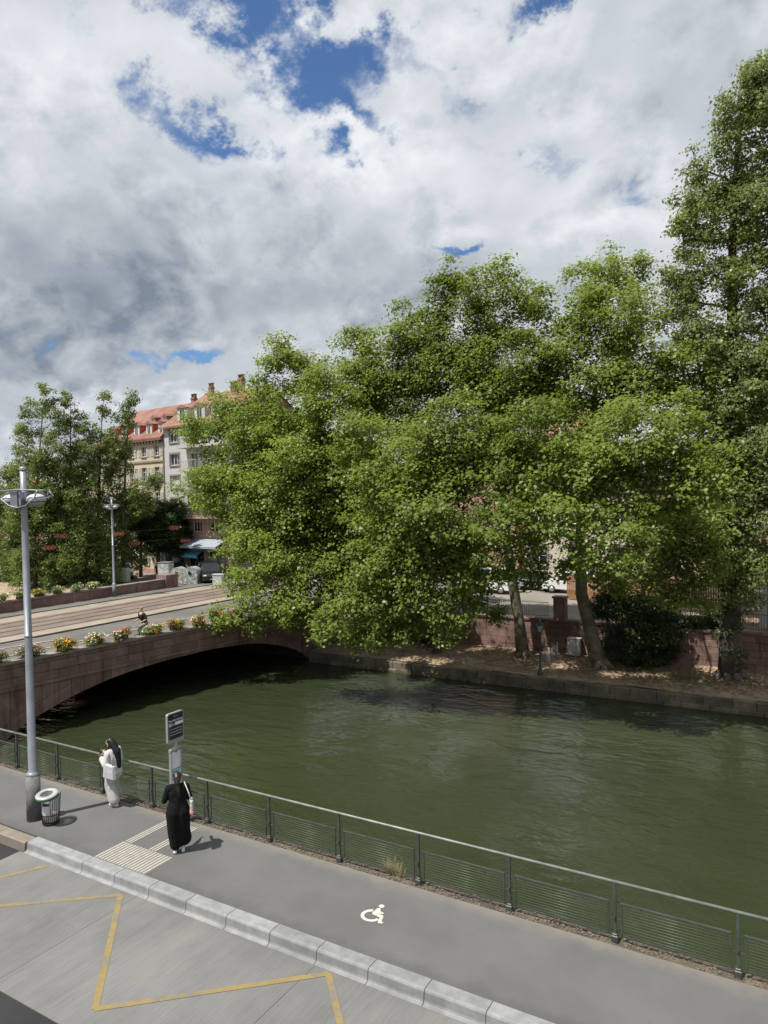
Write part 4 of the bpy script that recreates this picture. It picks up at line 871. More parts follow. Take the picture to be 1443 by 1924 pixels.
for k in range(3): MB().box(.034, .036, -.172, .172, 2.135-k*.062, 2.142-k*.062).build('line_rule', MT['sign_white'], fc)
for s_ in (-1, 1): MB().box(.034, .0365, s_*.195-.018, s_*.195+.018, 1.92, 2.19).build('side_strip', MT['sign_dark'], fc)
MB().tube([(0, .02, 1.60), (0, .02, 1.82)], .028, 10).build('neck', MT['sign_grey'], bs)
cs = MB().box(-.035, .035, -.165, -.145, .12, 1.66).box(-.035, .035, .145, .165, .12, 1.66).box(-.035, .02, -.146, .146, .12, .3).box(-.035, -.03, -.146, .146, .3, 1.66)
cs.tube([(0, -.175, 1.665), (0, .175, 1.665)], .04, 12); cs.build('case', MT['sign_grey'], bs)
MT['paper'] = surf('timetable_paper', (.60, .63, .66), (.70, .72, .74), 6, fine=30, fvar=.04, rough=.4)
MB().box(-.030, .006, -.144, .144, .30, 1.62).build('timetable', MT['paper'], bs)
MB().box(.006, .009, -.15, .15, 1.22, 1.235).box(.006, .009, -.13, .1, 1.12, 1.135).box(.006, .009, -.13, .1, 1.02, 1.035).build('timetable_print', MT['board'], bs)
MB().box(.006, .009, -.13, .11, 1.16, 1.20).build('timetable_print', MT['sign_blue'], bs)
MB().box(-.05, .05, -.18, .18, 0, .12, bev=.01).build('foot', MT['sign_dark'], bs)

# ================================================================== people
def capsules(caps, ells=()):
    mb = MB()
    for (a, b, ra, rb) in caps:
        a, b = Vector(a), Vector(b); d = b-a; L = max(d.length, 1e-4); t = d/L
        pts, rad = [], []
        for k in range(4): q = math.pi/2*(1-k/3); pts.append(a-t*ra*math.sin(q)); rad.append(max(ra*math.cos(q), .0008))
        for k in range(4): q = math.pi/2*k/3; pts.append(b+t*rb*math.sin(q)); rad.append(max(rb*math.cos(q), .0008))
        mb.tube(pts, rad, 12)
    for (c, r) in ells: mb.ellipsoid(c, r, 14, 10)
    return mb
def fuse(name, mb, mat, parent, voxel=.012, smooth=4):
    """fuses overlapping limbs into one continuous skin"""
    me0 = mb.mesh('tmp', mat); o = bpy.data.objects.new('tmp', me0); col.objects.link(o)
    m = o.modifiers.new('r', 'REMESH'); m.mode = 'VOXEL'; m.voxel_size = voxel; m.use_smooth_shade = True
    s = o.modifiers.new('s', 'SMOOTH'); s.factor = .5; s.iterations = smooth
    dg = bpy.context.evaluated_depsgraph_get(); me = bpy.data.meshes.new_from_object(o.evaluated_get(dg)); bpy.data.objects.remove(o)
    me.name = name
    if not me.materials: me.materials.append(mat)
    for p in me.polygons: p.use_smooth = True
    return obj(name, me, parent)
def hand(wrist, d, palm_n, curl=.6, s=1.0):
    """palm and five fingers as capsules; d = hand direction, palm_n = palm normal"""
    w_, d, n = Vector(wrist), Vector(d).normalized(), Vector(palm_n).normalized(); n = (n-d*n.dot(d)).normalized(); side = d.cross(n)
    out = [(w_, w_+d*.05*s, .022*s, .026*s)]
    for k in range(4):
        off = side*(.030-.020*k)*s; b = w_+d*.085*s+off; out.append((w_+d*.02*s+off*.6, b, .013*s, .011*s))
        L = (.070, .078, .072, .056)[k]*s; d1 = (d*math.cos(curl)+n*math.sin(curl)); d2 = (d*math.cos(curl*2.1)+n*math.sin(curl*2.1))
        m = b+d1*L*.5; out += [(b, m, .0095*s, .0085*s), (m, m+d2*L*.5, .0085*s, .0075*s)]
    tb = w_+side*.026*s+d*.02*s; tm = tb+(side*.6+d*.6+n*.4)*.04*s
    out += [(w_+d*.01*s, tb, .014*s, .012*s), (tb, tm, .012*s, .0095*s), (tm, tm+(d*.8+n*.6)*.028*s, .0095*s, .008*s)]
    return out
def head(c, tilt=0.0):
    """skull, jaw, nose, lips, brow and ears looking along +y"""
    c = Vector(c); Rm = Matrix.Rotation(tilt, 3, 'X'); q = lambda *p: tuple(c+Rm @ Vector(p))
    return [(q(0, 0, .02), (.072, .092, .095)), (q(0, .022, -.05), (.055, .062, .062)), (q(0, .088, -.018), (.012, .016, .022)), (q(0, .076, -.062), (.022, .012, .010)),
            (q(-.03, .078, .018), (.018, .010, .009)), (q(.03, .078, .018), (.018, .010, .009)), (q(-.074, .0, -.005), (.010, .020, .030)), (q(.074, 0, -.005), (.010, .020, .030))], q

# --- woman in white, facing down the quay, phone in hand
wp = thing('person', 'woman in white shirt and wide white trousers looking at her phone by the railing', 'person', (-14.50, 11.36, 0), R(100))
hd, q = head((0, .085, 1.465), -.35)
LF, RF = (-.10, -.11, .09), (.09, .10, .09)
rh, lh = (.07, .36, 1.20), (-.05, .34, 1.16)
skin = [((0, .0, 1.28), (0, .07, 1.42), .048, .046), ((0, -.01, .95), (0, 0, 1.25), .11, .12), ((-.08, 0, .9), (-.095, .03, .5), .075, .05), ((.08, 0, .9), (.09, .10, .5), .075, .05),
        ((-.095, .03, .5), LF, .05, .035), ((.09, .10, .5), RF, .05, .035), ((-.16, 0, 1.30), (-.21, .02, 1.05), .045, .038), ((.16, 0, 1.30), (.21, .02, 1.05), .045, .038),
        ((-.21, .02, 1.05), (-.07, .29, 1.14), .038, .026), ((.21, .02, 1.05), (.09, .30, 1.18), .038, .026), ((-.16, 0, 1.30), (.16, 0, 1.30), .05, .05)]
skin += hand((.09, .30, 1.18), (-.1, 1, .3), (-.8, .2, .6), .7) + hand((-.07, .29, 1.14), (.15, 1, .3), (.8, .2, .6), .8)
fuse('body', capsules(skin, hd), MT['skin'], wp, .0075, 2)
fuse('shirt', capsules([((-.15, -.01, 1.28), (.15, -.01, 1.28), .085, .085), ((0, -.01, 1.22), (0, -.02, .80), .155, .195), ((-.07, -.01, 1.2), (-.08, -.02, .80), .12, .13), ((.07, -.01, 1.2), (.08, -.02, .80), .12, .13),
      ((-.18, 0, 1.28), (-.235, .01, 1.03), .078, .088), ((.18, 0, 1.28), (.235, .01, 1.03), .078, .088), ((-.235, .01, 1.03), (-.11, .24, 1.11), .085, .066), ((.235, .01, 1.03), (.13, .24, 1.15), .085, .066)]), MT['cloth_white'], wp, .012, 3)
MT['cloth_offwhite'] = surf('off_white_linen', (0.45, 0.44, 0.43), None, 9, .08, 50, .05, 0.9, bump=0.7, bscale=11, local=True, bdist=0.03)
fuse('trousers', capsules([((-.07, -.01, .92), (.07, -.01, .92), .135, .135), ((-.085, 0, .86), (-.10, .03, .5), .125, .125), ((.085, 0, .86), (.10, .10, .5), .125, .12),
      ((-.10, .03, .5), (-.105, -.09, .17), .125, .135), ((.10, .10, .5), (.095, .10, .17), .12, .135)]), MT['cloth_offwhite'], wp, .012, 3)
fuse('hair', capsules([((0, .02, 1.49), (0, -.10, 1.30), .085, .10), ((0, -.10, 1.30), (0, -.15, .95), .105, .075), ((-.06, .04, 1.44), (-.09, .03, 1.22), .04, .035), ((.06, .04, 1.44), (.09, .03, 1.22), .04, .035), ((-.03, -.14, 1.0), (-.05, -.15, .86), .06, .03), ((.04, -.14, 1.0), (.05, -.15, .88), .06, .03)],
      [((0, .065, 1.51), (.088, .095, .088))]), MT['hair_black'], wp, .011, 3)
MT['shoe_white'] = surf('white_trainer', (.62, .61, .58), None, 10, .1, 60, .08, .6)
for p in (LF, RF): fuse('shoe', capsules([((p[0], p[1]-.05, .04), (p[0], p[1]+.14, .035), .042, .038), ((p[0], p[1]-.03, .06), (p[0], p[1]-.01, .10), .04, .04)]), MT['shoe_white'], wp, .009, 2)
# tote bag hanging at her side and phone in her hand: things of their own
Mw = wp.matrix_basis
bag = thing('tote_bag', 'white canvas tote bag on the shoulder of the woman in white', 'bag', tuple(Mw @ Vector((-.27, -.13, .72))), R(100))
MT['canvas'] = surf('white_canvas', (.46, .46, .47), None, 8, .1, 60, .06, .85, bump=.6, bscale=12, local=True, bdist=.03)
tb = MB().box(-.045, .045, -.17, .17, 0, .36, bev=.04)
tb.v = [(x*(1.3-.9*z), y*(1.12-.5*z)+.01*math.sin(z*22), z+.02*math.sin(y*14)) for x, y, z in tb.v]
tb.build('bag_body', MT['canvas'], bag)
for s_ in (-.02, .02): MB().tube([(s_, -.11, .34), (s_+.03, -.06, .50), (s_+.075, .02, .64), (s_+.04, .08, .50), (s_, .11, .34)], .010, 5).build('strap', MT['canvas'], bag)
ph = thing('phone', 'small dark phone held up by the woman in white', 'phone', tuple(Mw @ Vector((.01, .40, 1.24))), R(100))
MB().box(-.036, .036, -.006, .006, -.07, .07, bev=.004).build('phone_body', MT['board'], ph, None, (R(-40), 0, 0))

# --- woman in a long black dress, seen from behind
bp = thing('person', 'woman in a long black dress with brown hair tied back facing the bus stop', 'person', (-11.33, 10.42, 0), R(48))
hd, q = head((0, .06, 1.53), -.40)
rh = (.12, .34, 1.14)
skin = [((0, 0, 1.34), (0, .045, 1.47), .05, .046), ((0, 0, 1.0), (0, 0, 1.3), .09, .09), ((-.08, 0, .95), (-.09, .02, .52), .08, .055), ((.08, 0, .95), (.09, .02, .52), .08, .055), ((-.09, .02, .52), (-.08, 0, .09), .055, .036), ((.09, .02, .52), (.08, .03, .09), .055, .036),
        ((-.17, 0, 1.36), (-.25, -.01, 1.10), .05, .04), ((.17, 0, 1.36), (.23, .02, 1.10), .05, .04), ((-.25, -.01, 1.10), (-.14, .27, 1.17), .04, .027), ((.23, .02, 1.10), (.10, .27, 1.15), .04, .027), ((-.17, 0, 1.36), (.17, 0, 1.36), .05, .05)]
skin += hand((-.14, .27, 1.17), (.1, 1, .5), (.8, .2, .5), .7) + hand((.10, .27, 1.15), (-.1, 1, .4), (-.8, .2, .5), .7)
fuse('body', capsules(skin, hd), MT['skin'], bp, .0075, 2)
fuse('dress', capsules([((-.145, -.01, 1.345), (.145, -.01, 1.345), .085, .085), ((-.06, -.01, 1.26), (-.055, -.01, 1.05), .125, .118), ((.06, -.01, 1.26), (.055, -.01, 1.05), .125, .118), ((0, -.01, 1.30), (0, -.02, .9), .13, .15), ((-.065, -.02, 1.02), (-.085, -.03, .85), .125, .160), ((.065, -.02, 1.02), (.085, -.03, .85), .125, .160),
      ((-.085, -.03, .85), (-.085, -.01, .45), .160, .135), ((.085, -.03, .85), (.095, 0, .45), .160, .140), ((-.085, -.01, .45), (-.065, -.01, .17), .135, .115), ((.095, 0, .45), (.115, .04, .26), .140, .15), ((0, -.01, .6), (.02, 0, .22), .13, .11),
      ((-.175, 0, 1.35), (-.265, -.01, 1.10), .070, .060), ((.175, 0, 1.35), (.24, .02, 1.10), .070, .060), ((-.265, -.01, 1.10), (-.16, .22, 1.16), .058, .042), ((.24, .02, 1.10), (.125, .22, 1.14), .058, .042)]), MT['cloth_black'], bp, .012, 3)
fuse('hair', capsules([((0, -.02, 1.55), (-.0, -.085, 1.46), .075, .06), ((0, -.085, 1.47), (.02, -.13, 1.30), .045, .040), ((.02, -.13, 1.30), (.03, -.135, 1.18), .038, .015)], [((0, .035, 1.575), (.089, .098, .088)), ((0, -.02, 1.53), (.08, .07, .08))]), MT['hair_brown'], bp, .011, 3)
for sx, yy in ((-1, 0), (1, .03)): fuse('shoe', capsules([((sx*.08, yy-.06, .04), (sx*.085, yy+.14, .035), .042, .038), ((sx*.08, yy-.03, .06), (sx*.08, yy-.01, .11), .04, .04)]), MT['shoe_white'], bp, .009, 2)
Mb = bp.matrix_basis
sb = thing('shoulder_bag', 'white and pink shoulder bag of the woman in black', 'bag', tuple(Mb @ Vector((.27, -.10, .82))), R(48))
MT['pink'] = surf('pink_canvas', (.62, .25, .24), None, 8, .1, 60, .06, .85)
b1 = MB().box(-.035, .035, -.13, .13, .07, .30, bev=.03).build('bag_body', MT['canvas'], sb); MB().box(-.040, .040, -.135, .135, .0, .085, bev=.02).build('bag_bottom', MT['pink'], sb)
MB().tube([(-.0, -.10, .27), (-.055, -.05, .45), (-.12, .05, .605), (-.13, .11, .62), (-.06, .15, .45), (0, .10, .27)], .013, 6).build('strap', MT['canvas'], sb)

# --- people further off: continuous bodies with clothes
def walker(loc, rz, label, top, legs, hairm, h=1.72, stride=.12, seat=False, arms=.0, group=None):
    o = thing('person', label, 'person', loc, rz, group); s = h/1.72
    S = lambda *p: tuple(x*s for x in p)
    hd, q = head(S(0, .03, 1.60), -.1)
    if seat:
        kn = [S(-.10, .38, .80), S(.10, .30, .62)]; ft = [S(-.10, .22, .42), S(.10, .26, .20)]; hip = .92
    else:
        kn = [S(-.09, stride*.6, .50), S(.09, -stride*.3, .50)]; ft = [S(-.09, stride, .08), S(.09, -stride, .08)]; hip = .92
    ha = [S(-.22, .10+arms*.45, .86+arms*.22), S(.22, .10+arms*.45, .86+arms*.22)]; el = [S(-.26, .0+arms*.15, 1.12), S(.26, .0+arms*.15, 1.12)]
    lean = .16 if seat else 0
    sk = [(S(0, lean, 1.38), S(0, lean+.02, 1.54), .055, .05), (S(0, 0, hip), S(0, lean, 1.36), .12, .14)]
    hd = [((c[0], c[1]+lean, c[2]), r) for c, r in hd]
    for i in (0, 1):
        sx = (-1, 1)[i]; sk += [(S(sx*.09, 0, hip), kn[i], .08, .055), (kn[i], ft[i], .055, .04), (S(sx*.18, lean, 1.38), el[i], .05, .04), (el[i], ha[i], .04, .028)]
        sk += hand(ha[i], Vector(ha[i])-Vector(el[i]), (-sx, 0, 0), .7)
    fuse('body', capsules(sk, hd), MT['skin'], o, .014, 2)
    fuse('top', capsules([(S(-.15, lean, 1.37), S(.15, lean, 1.37), .085, .085), (S(0, lean*.9, 1.3), S(0, 0, hip), .165, .16)]+[(S(sx*.18, lean, 1.37), tuple(Vector(S(sx*.18, lean, 1.37)).lerp(Vector(el[i]), .8)), .075, .07) for i, sx in ((0, -1), (1, 1))]), top, o, .02, 3)
    fuse('trousers', capsules([(S(-.07, 0, hip), S(.07, 0, hip), .13, .13)]+[(S(sx*.09, 0, hip-.04), kn[i], .105, .08) for i, sx in ((0, -1), (1, 1))]+[(kn[i], ft[i], .08, .065) for i in (0, 1)]), legs, o, .02, 3)
    fuse('hair', capsules([], [(S(0, lean+.015, 1.655), (.082, .095, .075))]), hairm, o, .015, 2)
    for i in (0, 1): fuse('shoe', capsules([(tuple(Vector(ft[i])+Vector((0, -.04, -.04))), tuple(Vector(ft[i])+Vector((0, .13, -.045))), .045, .04)]), MT['dark_slat'], o, .015, 2)
    return o
MT['navy'] = surf('dark_shirt', (.018, .016, .02), None, 8, .2, 50, .1, .85)
MT['grey_cloth'] = surf('grey_trousers', (.20, .19, .18), None, 8, .1, 50, .1, .85)
MT['grey_hair'] = surf('short_grey_hair', (.28, .20, .15), None, 20, .1, 90, .1, .7)
walker((-30.75, 26.35, -.20), R(178), 'cyclist in a dark shirt riding behind the flower boxes on the bridge', MT['navy'], MT['grey_cloth'], MT['grey_hair'], 1.9, seat=True, arms=.75)
walker((-41.0, 66.5, -.5), R(160), 'pedestrian in a white shirt crossing the street behind the plane leaves', MT['cloth_white'], MT['navy'], MT['hair_brown'], 1.75)
walker((-21.2, 49.2, -.5), R(150), 'pedestrian dressed in black bending over behind the iron fence', MT['cloth_black'], MT['cloth_black'], MT['hair_black'], 1.72, arms=.4)
walker((-56.3, 50.0, -.5), R(200), 'dark clothed pedestrian at the end of the parapet beside the bottle banks', MT['cloth_black'], MT['navy'], MT['hair_black'], 1.74)
walker((-52.6, 50.4, -.5), R(120), 'pedestrian in black standing behind the bottle banks', MT['cloth_black'], MT['navy'], MT['hair_black'], 1.74)

bike = thing('bicycle', 'city bicycle ridden by the cyclist on the bridge', 'bicycle', (-30.75, 26.35, -.40), R(178))
for y in (-.52, .55):
    wl = MB().tube([(0, y+.33*math.cos(a*math.pi/12), .35+.33*math.sin(a*math.pi/12)) for a in range(24)], .018, 6, closed=True).build('wheel', MT['dark_slat'], bike)
    sp_ = MB()
    for k in range(8): sp_.tube([(0, y, .35), (0, y+.32*math.cos(k*math.pi/4), .35+.32*math.sin(k*math.pi/4))], .002, 3)
    sp_.build('spokes', MT['galv'], wl)
MB().tube([(0, -.52, .35), (0, -.12, .33), (0, .42, .78), (0, .55, .35)], .016, 6).tube([(0, -.12, .33), (0, -.2, .86)], .016, 6).tube([(0, -.18, .75), (0, .42, .8)], .016, 6).tube([(0, -.52, .35), (0, -.18, .75)], .01, 6).build('bike_frame', MT['galv'], bike)
MB().tube([(-.27, .36, 1.05), (-.1, .43, 1.06), (.1, .43, 1.06), (.27, .36, 1.05)], .013, 6).tube([(0, .42, .78), (0, .43, 1.06)], .013, 6).build('handlebar', MT['dark_slat'], bike)
MB().ellipsoid((0, -.2, .88), (.08, .14, .03)).build('saddle', MT['dark_slat'], bike)

# ================================================================== flower boxes
MT['box'] = surf('planter_box', (.10, .075, .06), None, 4, .2, 30, .1, .8)
MT['soil'] = MT['box']
def flower_box(loc, rz, label, seed, dens, cols, group):
    rg = np.random.default_rng(seed); o = thing('flower_box', label, 'flower box', loc, rz, group)
    MB().box(-.16, .16, -.36, .36, 0, .22, bev=.02).build('box', MT['box'], o)
    lob = [(rg.uniform(-.12, .14), y, rg.uniform(.22, .42), .24, .22) for y in (-.34, -.12, .1, .34)]+[(.16, rg.uniform(-.3, .3), .12, .18, .16)]
    P_, N_, S_, T_, e = sprays(lob, 26*dens, 6, .09, .075, seed)
    leaf_cloud('leaves', P_, N_, S_, T_, MT['leaf_mid'], o, seed=seed)
    for ci, cn in enumerate(cols):
        P_, N_, S_, T_, e = sprays([(a+.03, b+rg.uniform(-.1, .1), c+.05, r*1.08, rz_*1.08) for a, b, c, r, rz_ in lob if rg.random() < .75] or lob[:2], 4.2*dens, 2.2, .035, .055, seed+ci+1, fill=.05)
        leaf_cloud('blossoms', P_, N_, S_, T_, cn, o, aspect=1.0, seed=seed+ci)
    o.scale = (.85, .85, .85)
    return o
FL = {n: surf('petal_'+n, c, None, 9, .12, 40, .05, .6) for n, c in dict(red=(.50, .03, .035), pink=(.62, .10, .22), yellow=(.75, .52, .03), orange=(.70, .24, .02), white=(.75, .73, .70)).items()}
mixes = [('pink', 'red', 'white'), ('red', 'white', 'pink'), ('red', 'orange', 'white', 'yellow'), ('yellow', 'pink', 'white'), ('red', 'pink', 'yellow', 'white'), ('orange', 'yellow', 'white', 'red'), ('red', 'orange', 'yellow'), ('yellow', 'orange', 'white'), ('pink', 'yellow', 'red'), ('red', 'pink')]
lab = ['cut by the picture edge, first box on the near parapet', 'behind the lamp post on the near parapet', 'with red and orange blooms, third on the near parapet', 'with yellow and pink blooms on the near parapet', 'of red and pink blooms just in front of the cyclist', 'with orange and white blooms just behind the cyclist', 'of small red blooms, seventh on the near parapet', 'with yellow and orange blooms, eighth on the near parapet', 'with pink blooms beside the overhanging leaves', 'with red blooms half hidden in the overhanging leaves']
ny = [18.0, 19.55, 21.15, 22.7, 24.1, 25.85, 27.3, 28.75, 30.1, 31.4]
for i, y in enumerate(ny):
    flower_box((bx_(y)-.20, y, .40), R(-7), 'flower box '+lab[i], 200+7*i, 1.0, [FL[c] for c in mixes[i]], 'flower boxes on the near parapet')
lab2 = ['first at the picture edge', 'partly behind the lamp post', 'with yellow blooms right of the lamp post', 'with yellow blooms, fourth', 'of green and pale blooms, fifth', 'of green leaves, closest to the slim lamp']
for i, y in enumerate([30.1, 31.6, 33.0, 34.6, 36.2, 37.7]):
    flower_box((-50.02, y, .40), 0, 'flower box on the far parapet, '+lab2[i], 300+7*i, .8, [FL[c] for c in (('yellow', 'white'), ('white', 'yellow'), ('yellow',), ('yellow', 'white'), ('white',), ('white', 'yellow'))[i]], 'flower boxes on the far parapet')

# ================================================================== buildings
MT['cream'] = surf('cream_render', (.50, .43, .31), (.57, .49, .36), .5, fine=20, fvar=.05, rough=.9, streak=.12, streakc=(.3, .25, .18))
MT['white_wall'] = surf('pale_grey_render', (.46, .46, .48), (.53, .53, .54), .4, fine=20, fvar=.04, rough=.9, streak=.12, streakc=(.3, .3, .3))
MT['cream_white'] = surf('warm_white_render', (.50, .45, .36), (.57, .52, .42), .5, fine=20, fvar=.05, rough=.9)
MT['pink_stone'] = surf('pink_facade_stone', (.33, .20, .165), (.43, .28, .23), .8, fine=14, fvar=.1, rough=.9)
MT['stone_trim'] = surf('grey_stone_trim', (.27, .235, .20), None, 1.5, .15, 20, .1, .9)
MT['red_stone'] = surf('red_stone_quoin', (.22, .06, .05), None, 2, .15, 20, .1, .9)
MT['win_white'] = surf('white_window_frame', (.64, .64, .62), None, 3, .05, 30, .03, .5)
MT['shutter'] = surf('pale_shutter', (.58, .57, .52), None, 3, .06, 30, .04, .6)
MT['blind'] = surf('roller_blind', (.55, .55, .55), None, 3, .04, 30, .03, .6)
MT['concrete_pale'] = surf('balcony_concrete', (.45, .43, .41), None, 3, .1, 30, .05, .8)
MT['brick_chim'] = surf('chimney_brick', (.20, .12, .09), (.30, .20, .15), 3, fine=20, fvar=.15, rough=.9)
MT['orange_wood'] = surf('orange_dormer_cheek', (.45, .12, .03), None, 3, .1, 30, .08, .8)
MT['shop_dark'] = glass_mat('shop_glass', (.03, .04, .05))
def tile_mat(name, c, c2):
    m = surf(name, c, c2, .6, fine=7, fvar=.18, rough=.9); t = NT(m.node_tree); b = t.n['Principled BSDF']
    pos = t.node('ShaderNodeNewGeometry').outputs['Position']
    wv = t.node('ShaderNodeTexWave', wave_type='BANDS', bands_direction='Z'); wv.inputs['Scale'].default_value = 2.6; wv.inputs['Distortion'].default_value = .4
    t.link(pos, wv.inputs['Vector']); bn = t.node('ShaderNodeBump'); bn.inputs['Strength'].default_value = .8; bn.inputs['Distance'].default_value = .05
    t.link(wv.outputs[1], bn.inputs['Height']); t.link(bn.outputs[0], b.inputs['Normal']); return m
MT['tile_red'] = tile_mat('red_roof_tiles', (.20, .092, .072), (.285, .15, .12))
MT['tile_brown'] = tile_mat('brown_roof_tiles', (.20, .105, .07), (.31, .18, .125))
MT['slate'] = tile_mat('grey_slate', (.10, .10, .105), (.16, .155, .15))

_cache = {}
def wmesh(key, fn):
    if key not in _cache: _cache[key] = fn()
    return _cache[key]
def window(parent, x, z0, w_, h, y=0.13, shutters=False, frame='win_white', pane='glass', sill=True, mull=2, trans=1, trim=None, name='window'):
    """frame with panes, set back in its opening"""
    def fr():
        mb = MB(); e = .07
        mb.box(-w_/2, -w_/2+e, 0, .06, 0, h).box(w_/2-e, w_/2, 0, .06, 0, h).box(-w_/2+e, w_/2-e, 0, .06, 0, e).box(-w_/2+e, w_/2-e, 0, .06, h-e, h)
        for k in range(1, mull): xx = -w_/2+w_*k/mull; mb.box(xx-.04, xx+.04, .002, .058, e, h-e)
        for k in range(1, trans+1):
            zz = h*k/(trans+1)
            mb.box(-w_/2+e, w_/2-e, .010, .050, zz-.018, zz+.018)
        return mb.mesh('window_frame', MT[frame])
    f_ = obj(name, wmesh(('f', w_, h, frame, mull, trans), fr), parent, (x, y, z0))
    obj('pane', wmesh(('p', w_, h, pane), lambda: MB().box(-w_/2+.05, w_/2-.05, .03, .034, .05, h-.05).mesh('pane', MT[pane])), f_)
    if sill: obj('sill', wmesh(('s', w_), lambda: MB().box(-w_/2-.1, w_/2+.1, -.10, .12, -.11, -.002).mesh('sill', MT['stone_trim'])), f_, (0, -y, 0))
    if trim: obj('surround', wmesh(('t', w_, h, trim), lambda: MB().box(-w_/2-.14, -w_/2, -.05, .0, 0, h).box(w_/2, w_/2+.14, -.05, 0, 0, h).box(-w_/2-.14, w_/2+.14, -.06, 0, h, h+.2).mesh('surround', MT[trim])), f_, (0, -y-.002, 0))
    if shutters:
        def sh():
            mb = MB(); ww = w_/2
            mb.box(0, .05, -.05, -.01, 0, h).box(ww-.05, ww, -.05, -.01, 0, h).box(.05, ww-.05, -.05, -.01, 0, .06).box(.05, ww-.05, -.05, -.01, h-.06, h).box(.05, ww-.05, -.05, -.01, h*.48, h*.53)
            k = .08
            while k < h-.1: mb.box(.05, ww-.05, -.042, -.018, k, k+.035); k += .06
            return mb.mesh('shutter', MT['shutter'])
        m = wmesh(('sh', w_, h), sh)
        obj('shutter', m, f_, (-w_/2-.16-w_/2+.0, -y-.003, 0)); obj('shutter', m, f_, (w_/2+.16, -y-.003, 0))
    return f_
def wall_with_openings(x0, x1, z0, z1, holes, th=.35):
    """front wall as blocks round the openings"""
    X = sorted({x0, x1}|{a for h in holes for a in (h[0], h[1])}); Z = sorted({z0, z1}|{a for h in holes for a in (h[2], h[3])})
    mb = MB()
    for a, b in zip(X[:-1], X[1:]):
        run = None
        for c, d in zip(Z[:-1], Z[1:]):
            hole = any(h[0]-1e-6 <= a and b <= h[1]+1e-6 and h[2]-1e-6 <= c and d <= h[3]+1e-6 for h in holes)
            if hole:
                if run: mb.box(a, b, 0, th, run[0], run[1]); run = None
            else: run = (run[0], d) if run else (c, d)
        if run: mb.box(a, b, 0, th, run[0], run[1])
    return mb
FR = R(-8.0)          # heading of the shop facades
FO = Vector((-61.4, 54.4, -.5))
def fac(x, y=0, z=0):
    return FO+Vector((math.cos(FR)*x-math.sin(FR)*y, math.sin(FR)*x+math.cos(FR)*y, z))
def gable_roof(x0, x1, ze, zr, depth, over=.45):
    t_ = .18
    mb = MB()
    mb.add([(x0, -over, ze), (x1, -over, ze), (x1, depth/2, zr), (x0, depth/2, zr), (x0, depth+over, ze), (x1, depth+over, ze)], [(0, 1, 2, 3), (3, 2, 5, 4)])
    mb.add([(x0, -over, ze-t_), (x1, -over, ze-t_), (x1, depth/2, zr-t_), (x0, depth/2, zr-t_), (x0, depth+over, ze-t_), (x1, depth+over, ze-t_)], [(3, 2, 1, 0), (4, 5, 2, 3)])
    mb.add([(x0, -over, ze-t_), (x1, -over, ze-t_), (x1, -over, ze), (x0, -over, ze)], [(0, 1, 2, 3)])
    mb.add([(x0, -over, ze-t_), (x0, -over, ze), (x0, depth/2, zr), (x0, depth/2, zr-t_)], [(0, 1, 2, 3)])
    mb.add([(x1, -over, ze-t_), (x1, depth/2, zr-t_), (x1, depth/2, zr), (x1, -over, ze)], [(0, 1, 2, 3)])
    mb.add([(x0, .1, ze-.1), (x0, depth/2, zr-.3), (x0, depth-.1, ze-.1)], [(0, 1, 2)]); mb.add([(x1, .1, ze-.1), (x1, depth-.1, ze-.1), (x1, depth/2, zr-.3)], [(0, 1, 2)])
    return mb
def dormer(parent, x, y, z, w_, h, dep, wall, roof, cheek=None):
    cheek = cheek or wall
    d = MB().box(-w_/2, w_/2, 0, .12, 0, h).build('dormer', MT[wall], parent, (x, y, z))
    MB().box(-w_/2+.02, -w_/2+.08, .122, dep, -.2, h-.02).box(w_/2-.08, w_/2-.02, .122, dep, -.2, h-.02).build('cheek', MT[cheek], d)
    o_ = .12
    MB().add([(-w_/2-o_, -o_, h), (0, -o_, h+.32), (w_/2+o_, -o_, h), (-w_/2-o_, dep, h+.02), (0, dep, h+.34), (w_/2+o_, dep, h+.02), (-w_/2-o_, -o_, h-.07), (w_/2+o_, -o_, h-.07)], [(0, 1, 4, 3), (1, 2, 5, 4), (0, 6, 7, 2, 1)]).build('dormer_roof', MT[roof], d, fix=False)
    MB().box(-w_*.30, w_*.30, -.03, -.002, .12, h-.14).build('window', MT['win_white'], d); MB().box(-w_*.23, -.03, -.036, -.031, .19, h-.2).box(.03, w_*.23, -.036, -.031, .19, h-.2).build('pane', MT['glass'], d)
    return d

# --- cream building with red tiled roof
cb_ = thing('apartment_building', 'cream building with pale shutters and a red tiled roof with two rows of dormers', 'building', tuple(fac(0)), FR)
cols = [.62-2.4*k for k in range(5)]
rows = [(12.72, 1.10), (10.05, 1.48), (7.45, 1.35), (4.9, 1.4)]     # sill height above street, height
holes = []
for x in cols:
    for z, h in rows: holes.append((x-.44, x+.44, z, z+h))
gx = [.62, -1.75, -8.9]
for x in gx: holes.append((x-.45, x+.45, .92, 2.5))
holes.append((-6.3, -4.5, .0, 2.7))
wall_with_openings(-11.0, 1.85, 0, 14.65, holes).build('wall', MT['cream'], cb_)
MB().box(-11.0, 1.85, .36, 9.5, 0, 14.6).build('core', MT['cream'], cb_)
for x in cols:
    for i, (z, h) in enumerate(rows): window(cb_, x, z, .88, h, shutters=True, trim=None, trans=2)
for x in gx: window(cb_, x, .92, .9, 1.58, trim='stone_trim')
MB().box(-6.3, -4.5, .2, .3, 0, 2.7).build('gateway_door', MT['dark_slat'], cb_)
MB().box(-11.0, 1.86, -.05, -.002, 0, .52).build('plinth', MT['pink_stone'], cb_)
